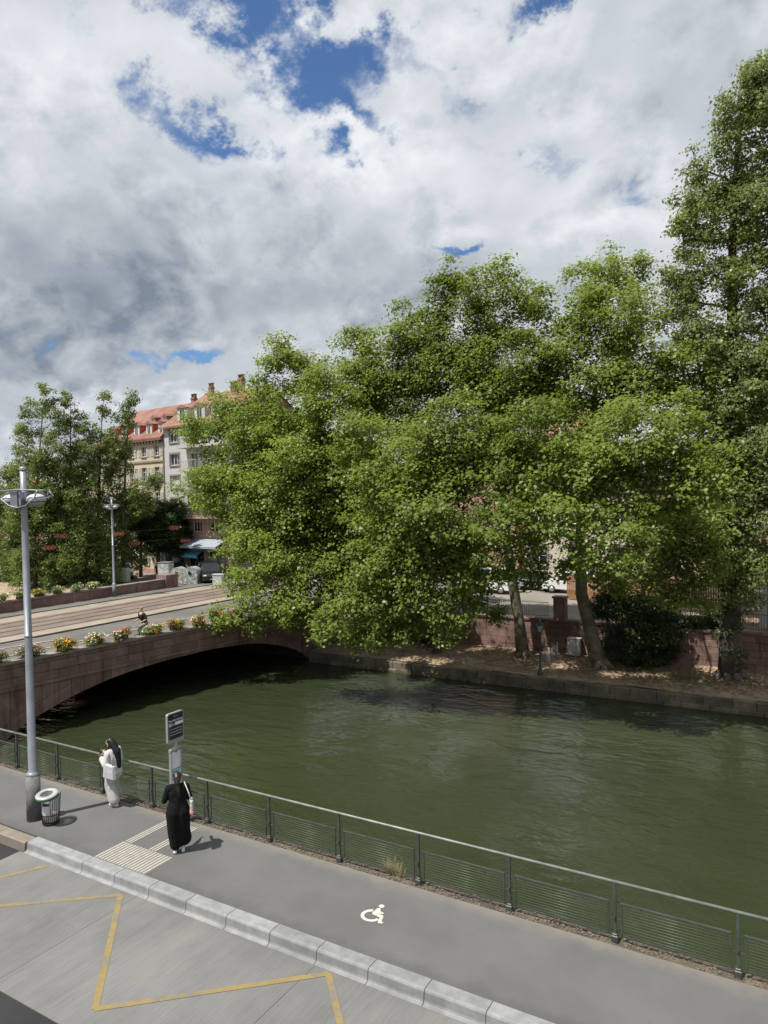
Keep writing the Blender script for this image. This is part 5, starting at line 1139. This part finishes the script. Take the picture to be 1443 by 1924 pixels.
for z in (12.05, 3.9): MB().box(-11.0, 1.87, -.10, -.003, z, z+.2).build('band', MT['stone_trim'], cb_)
MB().box(-11.1, 1.9, -.42, -.004, 14.35, 14.64).build('cornice', MT['brick_chim'], cb_)
for k in range(22): MB().box(-10.9+k*.58, -10.72+k*.58, -.36, -.006, 14.12, 14.34).build('bracket', MT['brick_chim'], cb_)
rf = gable_roof(-11.2, 2.0, 14.66, 19.0, 11).build('roof', MT['tile_red'], cb_)
for x in (-8.6, -6.1, -3.6, -1.2, 1.05): dormer(rf, x, .35, 15.05, 1.0, 1.25, 2.2, 'win_white', 'tile_red', 'orange_wood')
for x in (-4.6, -2.1, .2, 1.4): pass
for x in (-4.4, -2.2, .1): dormer(rf, x+1.0, 2.4, 16.45, .8, .85, 1.5, 'brick_chim', 'tile_red')
MB().tube([(1.95, -.08, 0), (1.95, -.08, 14.3)], .06, 8).build('downpipe', MT['slate'], cb_)
def chimney(parent, x, y, z, w_, h, mat='brick_chim'):
    c = MB().box(-w_/2, w_/2, -w_*.4, w_*.4, 0, h).box(-w_/2-.06, w_/2+.06, -w_*.4-.06, w_*.4+.06, h-.25, h-.12).build('chimney', MT[mat], parent, (x, y, z))
    MB().box(-w_/2, -w_/2+.1, -w_*.3, w_*.3, h, h+.3).box(w_/2-.1, w_/2, -w_*.3, w_*.3, h, h+.3).box(-w_/2-.05, w_/2+.05, -w_*.4, w_*.4, h+.3, h+.38).build('cowl', MT[mat], c)
chimney(rf, .4, 5.2, 18.3, .55, 1.2); chimney(rf, 1.6, 6.2, 18.3, .55, 1.2)

# --- pale grey building with balconies and shops
wb = thing('apartment_building', 'pale grey apartment building with balconies above pink stone shop fronts', 'building', tuple(fac(1.9)), FR)
holes = []; wins = []
for z, h in ((13.95, 1.2), (11.55, 1.18), (9.15, 1.28), (6.8, 1.28)):
    wins += [(1.95, z, 1.6, h, 'blind' if z < 10 else 'glass', 3), (5.2, z-.5, 1.3, h+.5, 'glass', 2), (7.3, z-.5, 1.3, h+.5, 'glass', 2), (9.3, z, 1.2, h, 'glass', 2)]
for x, z, w_, h, *_ in wins: holes.append((x-w_/2, x+w_/2, z, z+h))
wall_with_openings(0.02, 10.6, 6.3, 15.6, holes).build('wall', MT['white_wall'], wb)
for x, z, w_, h, pane, mu in wins: window(wb, x, z, w_, h, pane=pane, mull=mu, trans=0, trim='stone_trim' if w_ > 1.5 else None)
hp = [(x-w_/2, x+w_/2, 4.65, 5.7) for x, w_ in ((2.0, 1.5), (5.5, 1.4), (8.4, 1.9))]
hs = [(.35, 3.1, .15, 2.7), (3.75, 6.4, .15, 2.7), (7.0, 8.55, .15, 2.7), (8.62, 9.55, .15, 2.7)]
wall_with_openings(0.02, 10.6, 0, 6.296, hp+hs).build('stone_base', MT['pink_stone'], wb)
for x, w_ in ((2.0, 1.5), (5.5, 1.4), (8.4, 1.9)): window(wb, x, 4.65, w_, 1.05, mull=3, trans=0)
MB().box(.02, 10.6, .36, 9.5, 0, 15.55).build('core', MT['stone_trim'], wb)
for (a, b, c, d), pn in zip(hs, ('shop_dark', 'shop_dark', 'shop_dark', 'shop_dark')):
    window(wb, (a+b)/2, c, b-a, d-c, .2, pane=pn, sill=False, mull=2 if b-a > 1.2 else 1, trans=0, name='shop_window')
MT['teal_poster'] = surf('pale_teal_poster', (.34, .48, .48), None, 2, .06, 20, .03, .6)
MB().box(7.12, 8.42, .19, .196, .35, 2.1).build('poster', MT['teal_poster'], wb)
MB().ellipsoid((7.75, .185, 1.35), (.14, .01, .22)).build('poster_mark', MT['red_stone'], wb)
MB().box(8.75, 9.42, .185, .19, .4, 2.0).build('poster', MT['teal_poster'], wb)
text_mesh('shop_lettering', 'LABORATOIRE', .36, MT['win_white'], wb, (8.25, -.02, 2.83), (math.pi/2, 0, 0))
MT['awn_blue'] = surf('blue_awning', (.12, .42, .60), None, 2, .06, 20, .04, .7)
for a, b in ((.30, 3.15), (3.7, 6.45)):
    aw = MB().add([(a, 0, 2.75), (b, 0, 2.75), (b, -.9, 2.35), (a, -.9, 2.35), (b, -.9, 2.05), (a, -.9, 2.05), (a, 0, 2.72), (b, 0, 2.72), (b, -.88, 2.33), (a, -.88, 2.33)], [(0, 1, 2, 3), (3, 2, 4, 5), (6, 9, 8, 7)]).build('awning', MT['awn_blue'], wb, fix=False)
def stripe_mat():
    m = surf('striped_awning', (.5, .5, .55), None, 2, .05); t = NT(m.node_tree); b = t.n['Principled BSDF']
    pos = t.node('ShaderNodeTexCoord').outputs['Object']; sp_ = t.node('ShaderNodeSeparateXYZ'); t.link(pos, sp_.inputs[0])
    s_ = t.math('GREATER_THAN', t.math('FRACT', t.math('MULTIPLY', sp_.outputs[0], 4.5)), .5)
    t.link(t.mix(s_, (.42, .45, .50), (.10, .15, .22)), b.inputs['Base Color']); return m
MT['stripe'] = stripe_mat()
MB().add([(4.6, 0, 4.0), (10.3, 0, 4.0), (10.3, -1.6, 3.3), (4.6, -1.6, 3.3), (10.3, -1.6, 3.1), (4.6, -1.6, 3.1), (4.6, 0, 3.97), (10.3, 0, 3.97), (10.3, -1.58, 3.27), (4.6, -1.58, 3.27)], [(0, 1, 2, 3), (3, 2, 4, 5), (6, 9, 8, 7)]).build('striped_awning', MT['stripe'], wb, fix=False)
MB().box(9.2, 10.0, -.5, -.44, 2.45, 3.0).build('hanging_sign', surf('deep_blue_sign', (.02, .08, .30), None, 2, .05, 20, .03, .5), wb)
for z in (13.3, 10.95, 8.55, 6.2):
    bl = MB().box(3.9, 10.6, -1.15, -.002, z-.18, z).build('balcony_slab', MT['concrete_pale' if z > 7 else 'pink_stone'], wb)
    bb = MB().box(3.95, 10.55, -1.12, -1.08, z+.92, z+.97).box(3.95, 10.55, -1.12, -1.08, z+.08, z+.12)
    for k in range(45): bb.box(3.97+k*.149, 3.985+k*.149, -1.11, -1.09, z+.12, z+.92)
    bb.build('balustrade', MT['concrete_pale'], bl)
rf2 = gable_roof(-.15, 10.9, 15.62, 19.6, 11).build('roof', MT['tile_brown'], wb)
for x in (2.9, 5.8, 8.6): dormer(rf2, x, .4, 16.0, 1.7, 1.5, 2.4, 'white_wall', 'tile_brown')
chimney(rf2, 1.9, 5.0, 18.8, .5, 1.5); chimney(rf2, 6.6, 5.3, 19.2, .6, 1.5); chimney(rf2, 5.4, 5.4, 19.2, .8, .9)
MB().tube([(9.2, 5.4, 19.5), (9.2, 5.4, 22.2)], .025, 5).tube([(8.6, 5.4, 22.1), (9.8, 5.4, 22.1)], .015, 5).tube([(8.9, 5.4, 21.8), (9.5, 5.4, 21.8)], .015, 5).build('aerial', MT['rail_steel'], rf2)

# --- simpler neighbours, glimpsed between the leaves
def block(label, loc, rz, W, H_, D_, wallm, roofm, cols_, rows_, ww=.95, wh=1.5, z_first=1.2, storey=2.9, shut=False, rh=3.5, ground=None):
    o = thing('apartment_building', label, 'building', loc, rz)
    holes = []; L = []
    for i in range(cols_):
        x = W*(i+.5)/cols_
        for j in range(rows_):
            z = z_first+storey*j; holes.append((x-ww/2, x+ww/2, z, z+wh)); L.append((x, z))
    wall_with_openings(0, W, 0, H_, holes).build('wall', MT[wallm], o)
    MB().box(0, W, .36, D_, 0, H_-.02).build('core', MT[wallm], o)
    for x, z in L: window(o, x, z, ww, wh, shutters=shut, trim=None if shut else 'stone_trim', trans=1)
    MB().box(-.05, W+.05, -.3, -.004, H_-.3, H_-.02).build('cornice', MT['stone_trim'], o)
    gable_roof(-.2, W+.2, H_, H_+rh, D_).build('roof', MT[roofm], o)
    return o
block('beige building with a grey slate roof behind the young poplars', tuple(fac(-26.2, .6)), FR, 15.1, 12.6, 10, 'cream', 'slate', 6, 4, shut=True)
block('pinkish low building at the picture edge behind the poplars', tuple(fac(-44.5, 2)), FR, 17.5, 8.4, 10, 'pink_stone', 'tile_red', 6, 2)
block('grey corner building closing the tram street', (-49.5, 88, -.5), R(-3), 26, 15, 10, 'white_wall', 'tile_brown', 9, 5)
block('pale house beyond the crossing behind the tallest plane tree', (-36.6, 70, -.5), R(-2), 9, 13, 9, 'white_wall', 'slate', 4, 4)
ab = block('pink stone building with an arched ground floor window behind the trees', (-33.5, 61.5, -.5), 0, 10.6, 10.6, 10, 'pink_stone', 'slate', 4, 2, z_first=5.0)
ar = MB()
for k in range(13):
    a = math.pi*k/12; ar.box(-.16, .16, -.10, -.005, 1.25, 1.6, Matrix.Translation((5.9, 0, 1.6)) @ Matrix.Rotation(math.pi/2-a, 4, 'Y'))
ar.build('arch_surround', MT['stone_trim'], ab)
MB().prism([(5.9+1.25*math.cos(math.pi*k/12), 1.6+1.25*math.sin(math.pi*k/12)) for k in range(13)]+[(4.65, .5), (7.15, .5)], 'y', -.03, -.006).build('arched_window', MT['shop_dark'], ab)
qb = block('white house with red stone quoins and barred windows behind the wooden fence', (-22.6, 61.0, -.5), 0, 10.4, 8.4, 10, 'cream_white', 'slate', 3, 2, ww=1.5, wh=1.7, z_first=1.5, storey=3.6)
qb_q = MB().box(.0, .6, 0, .1, 0, .34, bev=.01).mesh('quoin', MT['red_stone']); qb_q2 = MB().box(.0, .38, 0, .1, 0, .34, bev=.01).mesh('quoin', MT['red_stone'])
for k in range(22):
    obj('quoin', qb_q if k % 2 else qb_q2, qb, (10.42-(.6 if k % 2 else .38), -.06, .36*k+.02)); obj('quoin', qb_q if k % 2 else qb_q2, qb, (-.02, -.06, .36*k+.02))
for i in range(3):
    xc = 10.4*(i+.5)/3; gb = MB()
    for k in range(9): gb.tube([(xc-.7+k*.175, -.09, 1.5), (xc-.7+k*.175, -.09, 3.2)], .012, 5)
    gb.box(xc-.75, xc+.75, -.10, -.08, 2.3, 2.33); gb.build('window_bars', MT['dark_metal'], qb)

block('rosy rendered house glimpsed between the forked plane and the poplar', (-11.6, 64, -.5), 0, 12, 8.6, 10, 'pink_stone', 'slate', 4, 2)
gbld = thing('garden_building', 'low grey building with a pale corner pilaster behind the poplar', 'building', (-2.75, 45.0, -.5), 0)
MB().box(.3, 9, 0, 8, 0, 3.6).build('wall', MT['stone_trim'], gbld); MB().box(-.05, .32, -.12, .3, 0, 3.5, bev=.02).build('pilaster', MT['white_wall'], gbld); MB().box(-.3, 9.3, -.4, 8.3, 3.6, 4.1).build('roof', MT['slate'], gbld)

# ================================================================== vehicles and street things over the river
MT['tyre'] = surf('tyre', (.015, .015, .016), None, 5, .2, 50, .1, .85)
MT['rim'] = surf('wheel_rim', (.40, .41, .42), None, 5, .1, 50, .05, .35, metal=.6)
MT['lamp_glass'] = surf('headlamp', (.6, .6, .6), None, 5, .05, 50, .03, .15)
MT['tail'] = surf('tail_lamp', (.35, .02, .02), None, 5, .05, 50, .03, .2)
def paint(name, c): return surf(name, c, None, 2, .04, 30, .02, .3, coat=.6, spec=.5, local=True)
MT['car_silver'] = paint('silver_paint', (.38, .39, .40)); MT['car_black'] = paint('black_paint', (.012, .012, .014)); MT['car_white'] = paint('white_paint_car', (.70, .70, .70)); MT['car_dark'] = paint('dark_grey_paint', (.03, .03, .034))
PROF = {'sedan': ([(-2.2, .30), (-2.25, .62), (-2.1, .88), (-1.55, .95), (1.0, .92), (1.95, .78), (2.2, .58), (2.2, .30)], [(-1.6, .94), (-1.0, 1.38), (.25, 1.42), (1.05, .92)], .88),
        'suv': ([(-2.15, .34), (-2.2, .75), (-2.1, 1.02), (1.05, 1.02), (1.95, .92), (2.15, .70), (2.15, .34)], [(-2.08, 1.0), (-1.85, 1.55), (.35, 1.60), (1.1, 1.02)], .92),
        'van': ([(-2.4, .34), (-2.45, .9), (-2.4, 1.15), (1.35, 1.12), (2.1, .98), (2.35, .75), (2.35, .34)], [(-2.38, 1.14), (-2.25, 1.85), (.75, 1.88), (1.5, 1.12)], .95)}
def car(kind, loc, rz, label, paintm, group='cars parked over the river'):
    o = thing('parked_car', label, 'car', loc, rz, group); body, cab, hw = PROF[kind]
    bm = bmesh.new()
    for sgn in (0,):
        pass
    mb = MB(); n = len(body)
    vs = []
    for y, s_ in ((-hw, .0), (-hw+.10, 1), (hw-.10, 1), (hw, .0)):
        for (x, z) in body: vs.append((x*(1 if s_ else .97), y, z if not (s_ == 0 and z > .8) else z-.06))
    fs = [(k*n+i, k*n+(i+1) % n, (k+1)*n+(i+1) % n, (k+1)*n+i) for k in range(3) for i in range(n)]+[tuple(range(n)), tuple(reversed(range(3*n, 4*n)))]
    mb.add(vs, fs); mb.build('body', paintm, o)
    c0 = [(x, -hw+.06, z-.02) if i in (0, 3) else (x, -hw+.24, z) for i, (x, z) in enumerate(cab)]; c1 = [(x, -y, z) for x, y, z in c0]
    MB().add(c0+c1, [(0, 1, 2, 3), (7, 6, 5, 4), (0, 4, 5, 1), (1, 5, 6, 2), (2, 6, 7, 3)]).build('glasshouse', MT['glass'], o)
    rp = MB().add([(x, y*1.01, z+.012) for x, y, z in (c0[1], c0[2], c1[2], c1[1])]+[(x, y*1.01, z+.05) for x, y, z in (c0[1], c0[2], c1[2], c1[1])], [(0, 1, 2, 3), (7, 6, 5, 4), (0, 4, 5, 1), (1, 5, 6, 2), (2, 6, 7, 3), (3, 7, 4, 0)])
    for sd in (c0, c1):
        yo = -.012 if sd is c0 else .012
        for a, b in ((sd[1], sd[0]), (sd[2], sd[3])): rp.tube([(a[0], a[1]+yo, a[2]+.02), (b[0], b[1]+yo, b[2])], .035, 5)
        m_ = [(sd[1][i]+sd[2][i])/2 for i in range(3)]; m2 = [(sd[0][i]+sd[3][i])/2 for i in range(3)]; rp.tube([(m_[0], m_[1]+yo, m_[2]), (m2[0], m2[1]+yo, m2[2])], .04, 5)
    rp.build('roof', paintm, o)
    for x in (body[0][0]+.78, body[-1][0]-.82):
        for s_ in (-1, 1):
            wl = MB().lathe([(.20, -.1), (.30, -.1), (.325, -.06), (.325, .06), (.30, .1), (.20, .1)], 18); wl.v = [(a, c, b) for a, b, c in wl.v]
            t_ = wl.build('wheel', MT['tyre'], o, (x, s_*(hw-.09), .325)); r_ = MB().lathe([(.205, -.075), (.205, .105), (.05, .11)], 14); r_.v = [(a, c*s_, b) for a, b, c in r_.v]; r_.build('rim', MT['rim'], t_)
    fx, rx = body[-2][0], body[1][0]
    for s_ in (-1, 1):
        MB().ellipsoid((fx-.06, s_*(hw-.24), body[-2][1]+.06), (.10, .17, .08)).build('headlight', MT['lamp_glass'], o); MB().box(rx-.012, rx+.06, s_*(hw-.2)-.12, s_*(hw-.2)+.12, body[2][1]-.28, body[2][1]-.10, bev=.02).build('tail_light', MT['tail'], o)
        MB().box(.75, .95, s_*(hw+.08)-.08, s_*(hw+.08)+.08, body[3][1]-.02, body[3][1]+.12, bev=.03).build('mirror', paintm, o)
    MB().box(fx-.02, fx+.012, -.26, .26, .42, .53).build('number_plate', MT['win_white'], o); MB().box(fx-.03, fx+.008, -.5, .5, .56, .66).build('grille', MT['tyre'], o)
    return o
car('sedan', (-61.6, 50.2, -.5), R(-38), 'silver car parked beside the linden trunk beyond the parapet', MT['car_silver'])
car('suv', (-55.6, 51.6, -.5), R(-12), 'dark car mostly hidden behind the graffitied bottle banks', MT['car_dark'])
car('van', (-50.2, 50.8, -.5), R(-35), 'black people carrier parked in front of the laboratory shop', MT['car_black'])
car('sedan', (-66.0, 47.0, -.5), R(-20), 'dark car in the shade under the young poplars', MT['car_dark'])
car('suv', (-16.4, 55.6, -.5), R(180), 'white car parked nearest the wooden fence', MT['car_white'])
car('sedan', (-20.0, 56.4, -.5), R(172), 'silver car between the white car and the white van', MT['car_silver'])
car('van', (-22.6, 53.6, -.5), R(175), 'white van parked behind the straight plane trunk', MT['car_white'])

# bottle banks with graffiti
def graffiti(name, base, dens=.5):
    m = surf(name, base, None, 3, .1, 40, .06, .6); t = NT(m.node_tree); b = t.n['Principled BSDF']; src = b.inputs['Base Color'].links[0].from_socket
    pos = t.node('ShaderNodeTexCoord').outputs['Object']
    n1 = t.noise(pos, 2.6, 1, .5, 2.2); l1 = t.math('LESS_THAN', t.math('ABSOLUTE', t.math('SUBTRACT', n1, .5)), .030*dens)
    n2 = t.noise(t.vmath('ADD', pos, (7, 3, 5)), 2.0, 1, .5, 1.8); l2 = t.math('LESS_THAN', t.math('ABSOLUTE', t.math('SUBTRACT', n2, .52)), .05*dens)
    t.link(t.mix(l1, t.mix(l2, src, (.62, .64, .62)), (.02, .02, .02)), b.inputs['Base Color']); return m
bx0 = [(-52.9, 48.0, 'tall grey container covered in graffiti at the end of the row', 1.15, 2.0, 0), (-51.55, 48.35, 'dome topped bottle bank with green graffiti in the middle of the row', 1.1, 1.6, 1), (-50.2, 48.7, 'dome topped bottle bank with black scribbles next to the black car', 1.45, 1.65, 2)]
for x, y, lb, w_, h, k in bx0:
    o = thing('bottle_bank', lb, 'bottle bank', (x, y, -.5), R(22), 'graffitied containers by the crossing'); gm = graffiti('graffiti_%d' % k, [(.42, .43, .43), (.30, .33, .28), (.26, .27, .27)][k], [.55, .5, .6][k])
    if k == 0:
        MB().box(-w_/2, w_/2, -.55, .55, .06, h, bev=.06).build('body', gm, o); MB().box(-w_/2-.03, w_/2+.03, -.58, .58, h+.002, h+.08, bev=.02).build('lid', MT['galv_dark'], o)
    else:
        pr_ = [(-w_/2, .08), (w_/2, .08)]+[(w_/2*math.cos(math.pi*j/10), h-.5+.5*math.sin(math.pi*j/10)) for j in range(11)]
        MB().prism(pr_, 'y', -.55, .55).build('body', gm, o); MB().lathe([(.16, 0), (.16, .05)], 14, (0, 0, 0)).build('inlet', MT['tyre'], o, (0, -.56, h-.55), (math.pi/2, 0, 0))
    MB().box(-w_/2+.05, w_/2-.05, -.5, .5, 0, .06).build('skid', MT['galv_dark'], o)
cbt = thing('utility_cabinet', 'small pale utility cabinet standing in front of the black car', 'cabinet', (-46.9, 48.7, -.5), R(20))
MB().box(-.45, .45, -.3, .3, .05, 1.0, bev=.02).build('cabinet_body', graffiti('graffiti_cabinet', (.50, .50, .48), .8), cbt); MB().box(-.5, .5, -.34, .34, 1.002, 1.07, bev=.01).build('lid', MT['concrete_pale'], cbt); MB().box(-.4, .4, -.27, .27, 0, .05).build('plinth', MT['galv_dark'], cbt)
cbt2 = thing('utility_cabinet', 'white box leaning at the foot of the retaining wall on the bank', 'cabinet', (-12.3, 42.0, LZ+.08), R(4))
MB().box(-.36, .36, -.22, .22, .04, 1.0, bev=.02).build('cabinet_body', graffiti('graffiti_white', (.58, .57, .54), .5), cbt2); MB().box(-.39, .39, -.25, .25, 1.002, 1.05, bev=.01).build('lid', MT['concrete_pale'], cbt2); MB().box(-.33, .33, -.2, .2, -.06, .04).build('plinth', MT['galv_dark'], cbt2)

# old lantern on the bank
MT['lantern_green'] = surf('lantern_green_paint', (.045, .085, .07), None, 5, .2, 40, .1, .55)
ln = thing('lantern_post', 'old green lantern post at the edge of the earth bank', 'street lamp', (-12.72, 37.1, LZ))
MB().lathe([(.14, -.05), (.14, .12), (.09, .2), (.07, .5), (.05, .55), (.042, 1.9), (.06, 1.95), (.035, 2.0), (.03, 2.28)], 12).build('post', MT['lantern_green'], ln)
MB().tube([(-.28, 0, 1.98), (.28, 0, 1.98)], .015, 6).build('crossbar', MT['lantern_green'], ln)
lg = MB().lathe([(.09, 2.3), (.17, 2.62)], 6, smooth=False).build('lantern_glass', MT['dome'], ln)
MB().lathe([(.20, 2.62), (.20, 2.66), (.10, 2.78), (.05, 2.80), (.03, 2.88), (.0, 2.9)], 6, smooth=False, cap=False).build('lantern_cap', MT['lantern_green'], ln)
for k in range(6): a = math.pi*k/3; MB().tube([(.092*math.cos(a), .092*math.sin(a), 2.29), (.175*math.cos(a), .175*math.sin(a), 2.63)], .008, 4).build('lantern_bar', MT['lantern_green'], ln)
# light barrier of wire mesh beside it
br = thing('mesh_barrier', 'light wire mesh barrier running from the lantern to the wall', 'barrier', (-12.75, 37.2, LZ))
for y in (0, 1.5, 3.0): MB().tube([(0, y, -.1), (0, y, 1.15)], .022, 6).build('post', MT['galv'], br)
bm_ = MB()
for k in range(8): bm_.tube([(0, 0, .2+k*.12), (0, 3.0, .2+k*.12)], .005, 4)
for k in range(31): bm_.tube([(0, k*.1, .2), (0, k*.1, 1.05)], .004, 3)
bm_.build('wire_mesh', MT['galv'], br)
st = thing('tree_stump', 'dark gnarled stump on the bank in front of the leaning plane', 'stump', (-20.15, 39.7, LZ))
MB().lathe([(.42, -.05), (.30, .15), (.20, .32), (.22, .55), (.38, .66), (.36, .74), (.1, .76)], 9).build('stump_body', MT['bark_dark'], st)

# iron fence on the retaining wall: bars are joined per bay
fe = thing('iron_fence', 'black iron fence along the top of the retaining wall', 'fence', (0, WALL_Y+.25, -.325))
fbay = MB().box(0, 2.0, -.012, .012, .12, .145).box(0, 2.0, -.012, .012, .92, .945)
for k in range(16): fbay.box(.06+k*.125, .078+k*.125, -.009, .009, .145, 1.02)
fbay = fbay.mesh('fence_bay', MT['dark_slat']); fpo = MB().box(-.025, .025, -.025, .025, 0, 1.12).lathe([(.03, 1.12), (.04, 1.16), (.0, 1.22)], 8, cap=False).mesh('fence_post', MT['dark_slat'])
for k in range(17):
    if abs(-26+2*k+1+13.2) < 1.01: continue
    obj('fence_bay', fbay, fe, (-26+2*k, 0, 0)); obj('fence_post', fpo, fe, (-26+2*k, 0, 0))
gp = thing('gate_pier', 'square sandstone pier in the iron fence above the white box', 'pier', (-13.3, WALL_Y+.30, -.33))
MB().box(-.36, .36, -.28, .28, 0, 1.25, bev=.02).build('shaft', MT['sandstone'], gp); MB().box(-.42, .42, -.34, .34, 1.252, 1.38, bev=.02).build('cap', MT['coping_stone'], gp)
# wooden fence of upright boards
wf = thing('wooden_fence', 'brown fence of upright wooden boards round the garden', 'fence', (-15.6, 51.6, -.5), R(3))
MT['wood'] = surf('brown_fence_boards', (.24, .115, .055), (.36, .19, .095), 2, fine=14, fvar=.15, rough=.85, rndv=.2)
bd = MB().box(0, .13, 0, .03, .05, 1.75, bev=.006).mesh('board', MT['wood'])
for k in range(84): obj('board', bd, wf, (k*.148, rnd.uniform(-.006, .006), rnd.uniform(-.015, .015)))
MB().box(0, 12.4, .032, .08, .4, .5).box(0, 12.4, .032, .08, 1.3, 1.4).build('fence_rails', MT['wood'], wf)
gw_ = thing('garden_wall', 'pale rendered garden wall beyond the wooden fence', 'wall', (-3.1, 52.2, -.5))
MB().box(-.3, 9, 0, .3, 0, 2.3).build('wall', MT['white_wall'], gw_); MB().box(-.4, 9.1, -.08, .38, 2.302, 2.42, bev=.02).build('coping', MT['stone_trim'], gw_)
structure('garden_ground', sheet(-13.0, 12, 43.1, 51.5, -.492), MT['dirt'])
# garden tree with a slim pale trunk
lobg = [(-8.6+a, 48.4+b, 4.2+c, 1.1, 1.0) for a, b, c in ((0, 0, 0), (1, .4, .6), (-1, .3, .5), (.3, -.8, 1.3), (-.5, .9, 1.8), (.9, .2, 2.0))]
make_tree('garden_tree', 'slim pale trunked tree inside the fenced garden', (-8.6, 48.4, -.5), [(0, 0, -.2), (0, 0, 1.5), (.05, 0, 3.0), (0, 0, 5.0)], [.17, .15, .13, .05], lobg, MT['leaf_plane'], MT['bark'], 130, per_m2=2.5)

# tram masts and hanging ornaments on cables
for x, y, lb in ((-40.2, 58.0, 'steel tram mast seen through the leaves nearer the bridge'), (-38.6, 63.5, 'steel tram mast seen through the leaves farther up the street')):
    o = thing('tram_mast', lb, 'mast', (x, y, -.5)); MB().lathe([(.16, 0), (.16, .4), (.11, .5), (.09, 8.5)], 12).build('mast', MT['galv'], o); MB().tube([(0, 0, 7.6), (-2.8, 0, 8.0)], .04, 6).build('arm', MT['galv'], o)
MT['orn_red'] = surf('red_ornament', (.24, .035, .03), None, 5, .1, 40, .05, .5); MT['orn_orange'] = surf('orange_ornament', (.33, .075, .03), None, 5, .1, 40, .05, .5)
pairs = [((-52.0, 28.5, 4.6), (-44.5, 50.5, 4.6)), ((-50.5, 28.5, 5.6), (-48.0, 52.0, 5.6))]
orn = [((-48.5, 33.0, 4.05), 'orange', 'orange wire flower hanging in front of the highest young poplar'), ((-48.5, 33.95, 4.86), 'red', 'dark red wire flower hanging beside the picture edge poplars'), ((-48.5, 39.15, 4.74), 'orange', 'orange wire flower hanging just beside the slim lamp'),
       ((-48.5, 40.7, 3.86), 'orange', 'orange wire flower hanging in front of the first linden'), ((-48.5, 45.1, 4.93), 'red', 'red wire flower hanging before the second linden crown'), ((-48.5, 46.4, 3.73), 'red', 'red wire flower hanging beside the striped awning')]
for p, cn, lb in orn:
    o = thing('hanging_ornament', lb, 'ornament', p, R(30), 'wire flowers hung over the street'); o.scale = (.68, .68, .68)
    mb = MB()
    for s_ in (-.42, 0, .42):
        for k in range(3):
            a0 = k*math.pi/3
            mb.tube([(s_+.24*math.cos(a)*(1 if k != 1 else .7), .24*math.sin(a)*math.sin(a0), .24*math.sin(a)*math.cos(a0*.6)) for a in [2*math.pi*j/12 for j in range(12)]], .011, 4, closed=True)
    mb.tube([(-.8, 0, 0), (.8, 0, 0)], .012, 4); mb.build('wire_loops', MT['orn_'+cn], o)
for i, (zz) in enumerate((4.05, 4.86)):
    pass
cab = thing('overhead_cable', 'thin dark cables strung above the far footway of the bridge', 'cable', (-48.5, 0, 0))
for ys_, z_ in (((24, 50), 4.86), ((24, 50), 3.95)): MB().tube([(0, ys_[0], z_+1.0), (0, 33, z_+.15), (0, 40, z_-.0), (0, 46, z_+.05), (0, ys_[1]+3.6, z_+.6)], .010, 4).build('cable', MT['rail_steel'], cab)
sg = thing('street_sign', 'small white street sign on a pole beyond the parapet', 'sign', (-60.4, 49.0, -.5), R(15))
MB().tube([(0, 0, 0), (0, 0, 3.2)], .035, 8).build('pole', MT['galv'], sg); MB().box(-.3, .3, -.05, -.036, 2.5, 3.15, bev=.004).build('plate', MT['sign_white'], sg)
pb = thing('notice_cabinet', 'pale green double cabinet with bicycles beside the parapet', 'cabinet', (-58.0, 47.0, -.5), R(10))
MB().box(-.9, -.05, -.25, .25, .1, 1.45, bev=.02).box(.05, .9, -.25, .25, .1, 1.45, bev=.02).build('cabinet_body', surf('pale_green_paint', (.42, .50, .38), None, 3, .1, 30, .05, .6), pb); MB().box(-.85, .85, -.2, .2, 0, .1).build('plinth', MT['galv_dark'], pb)
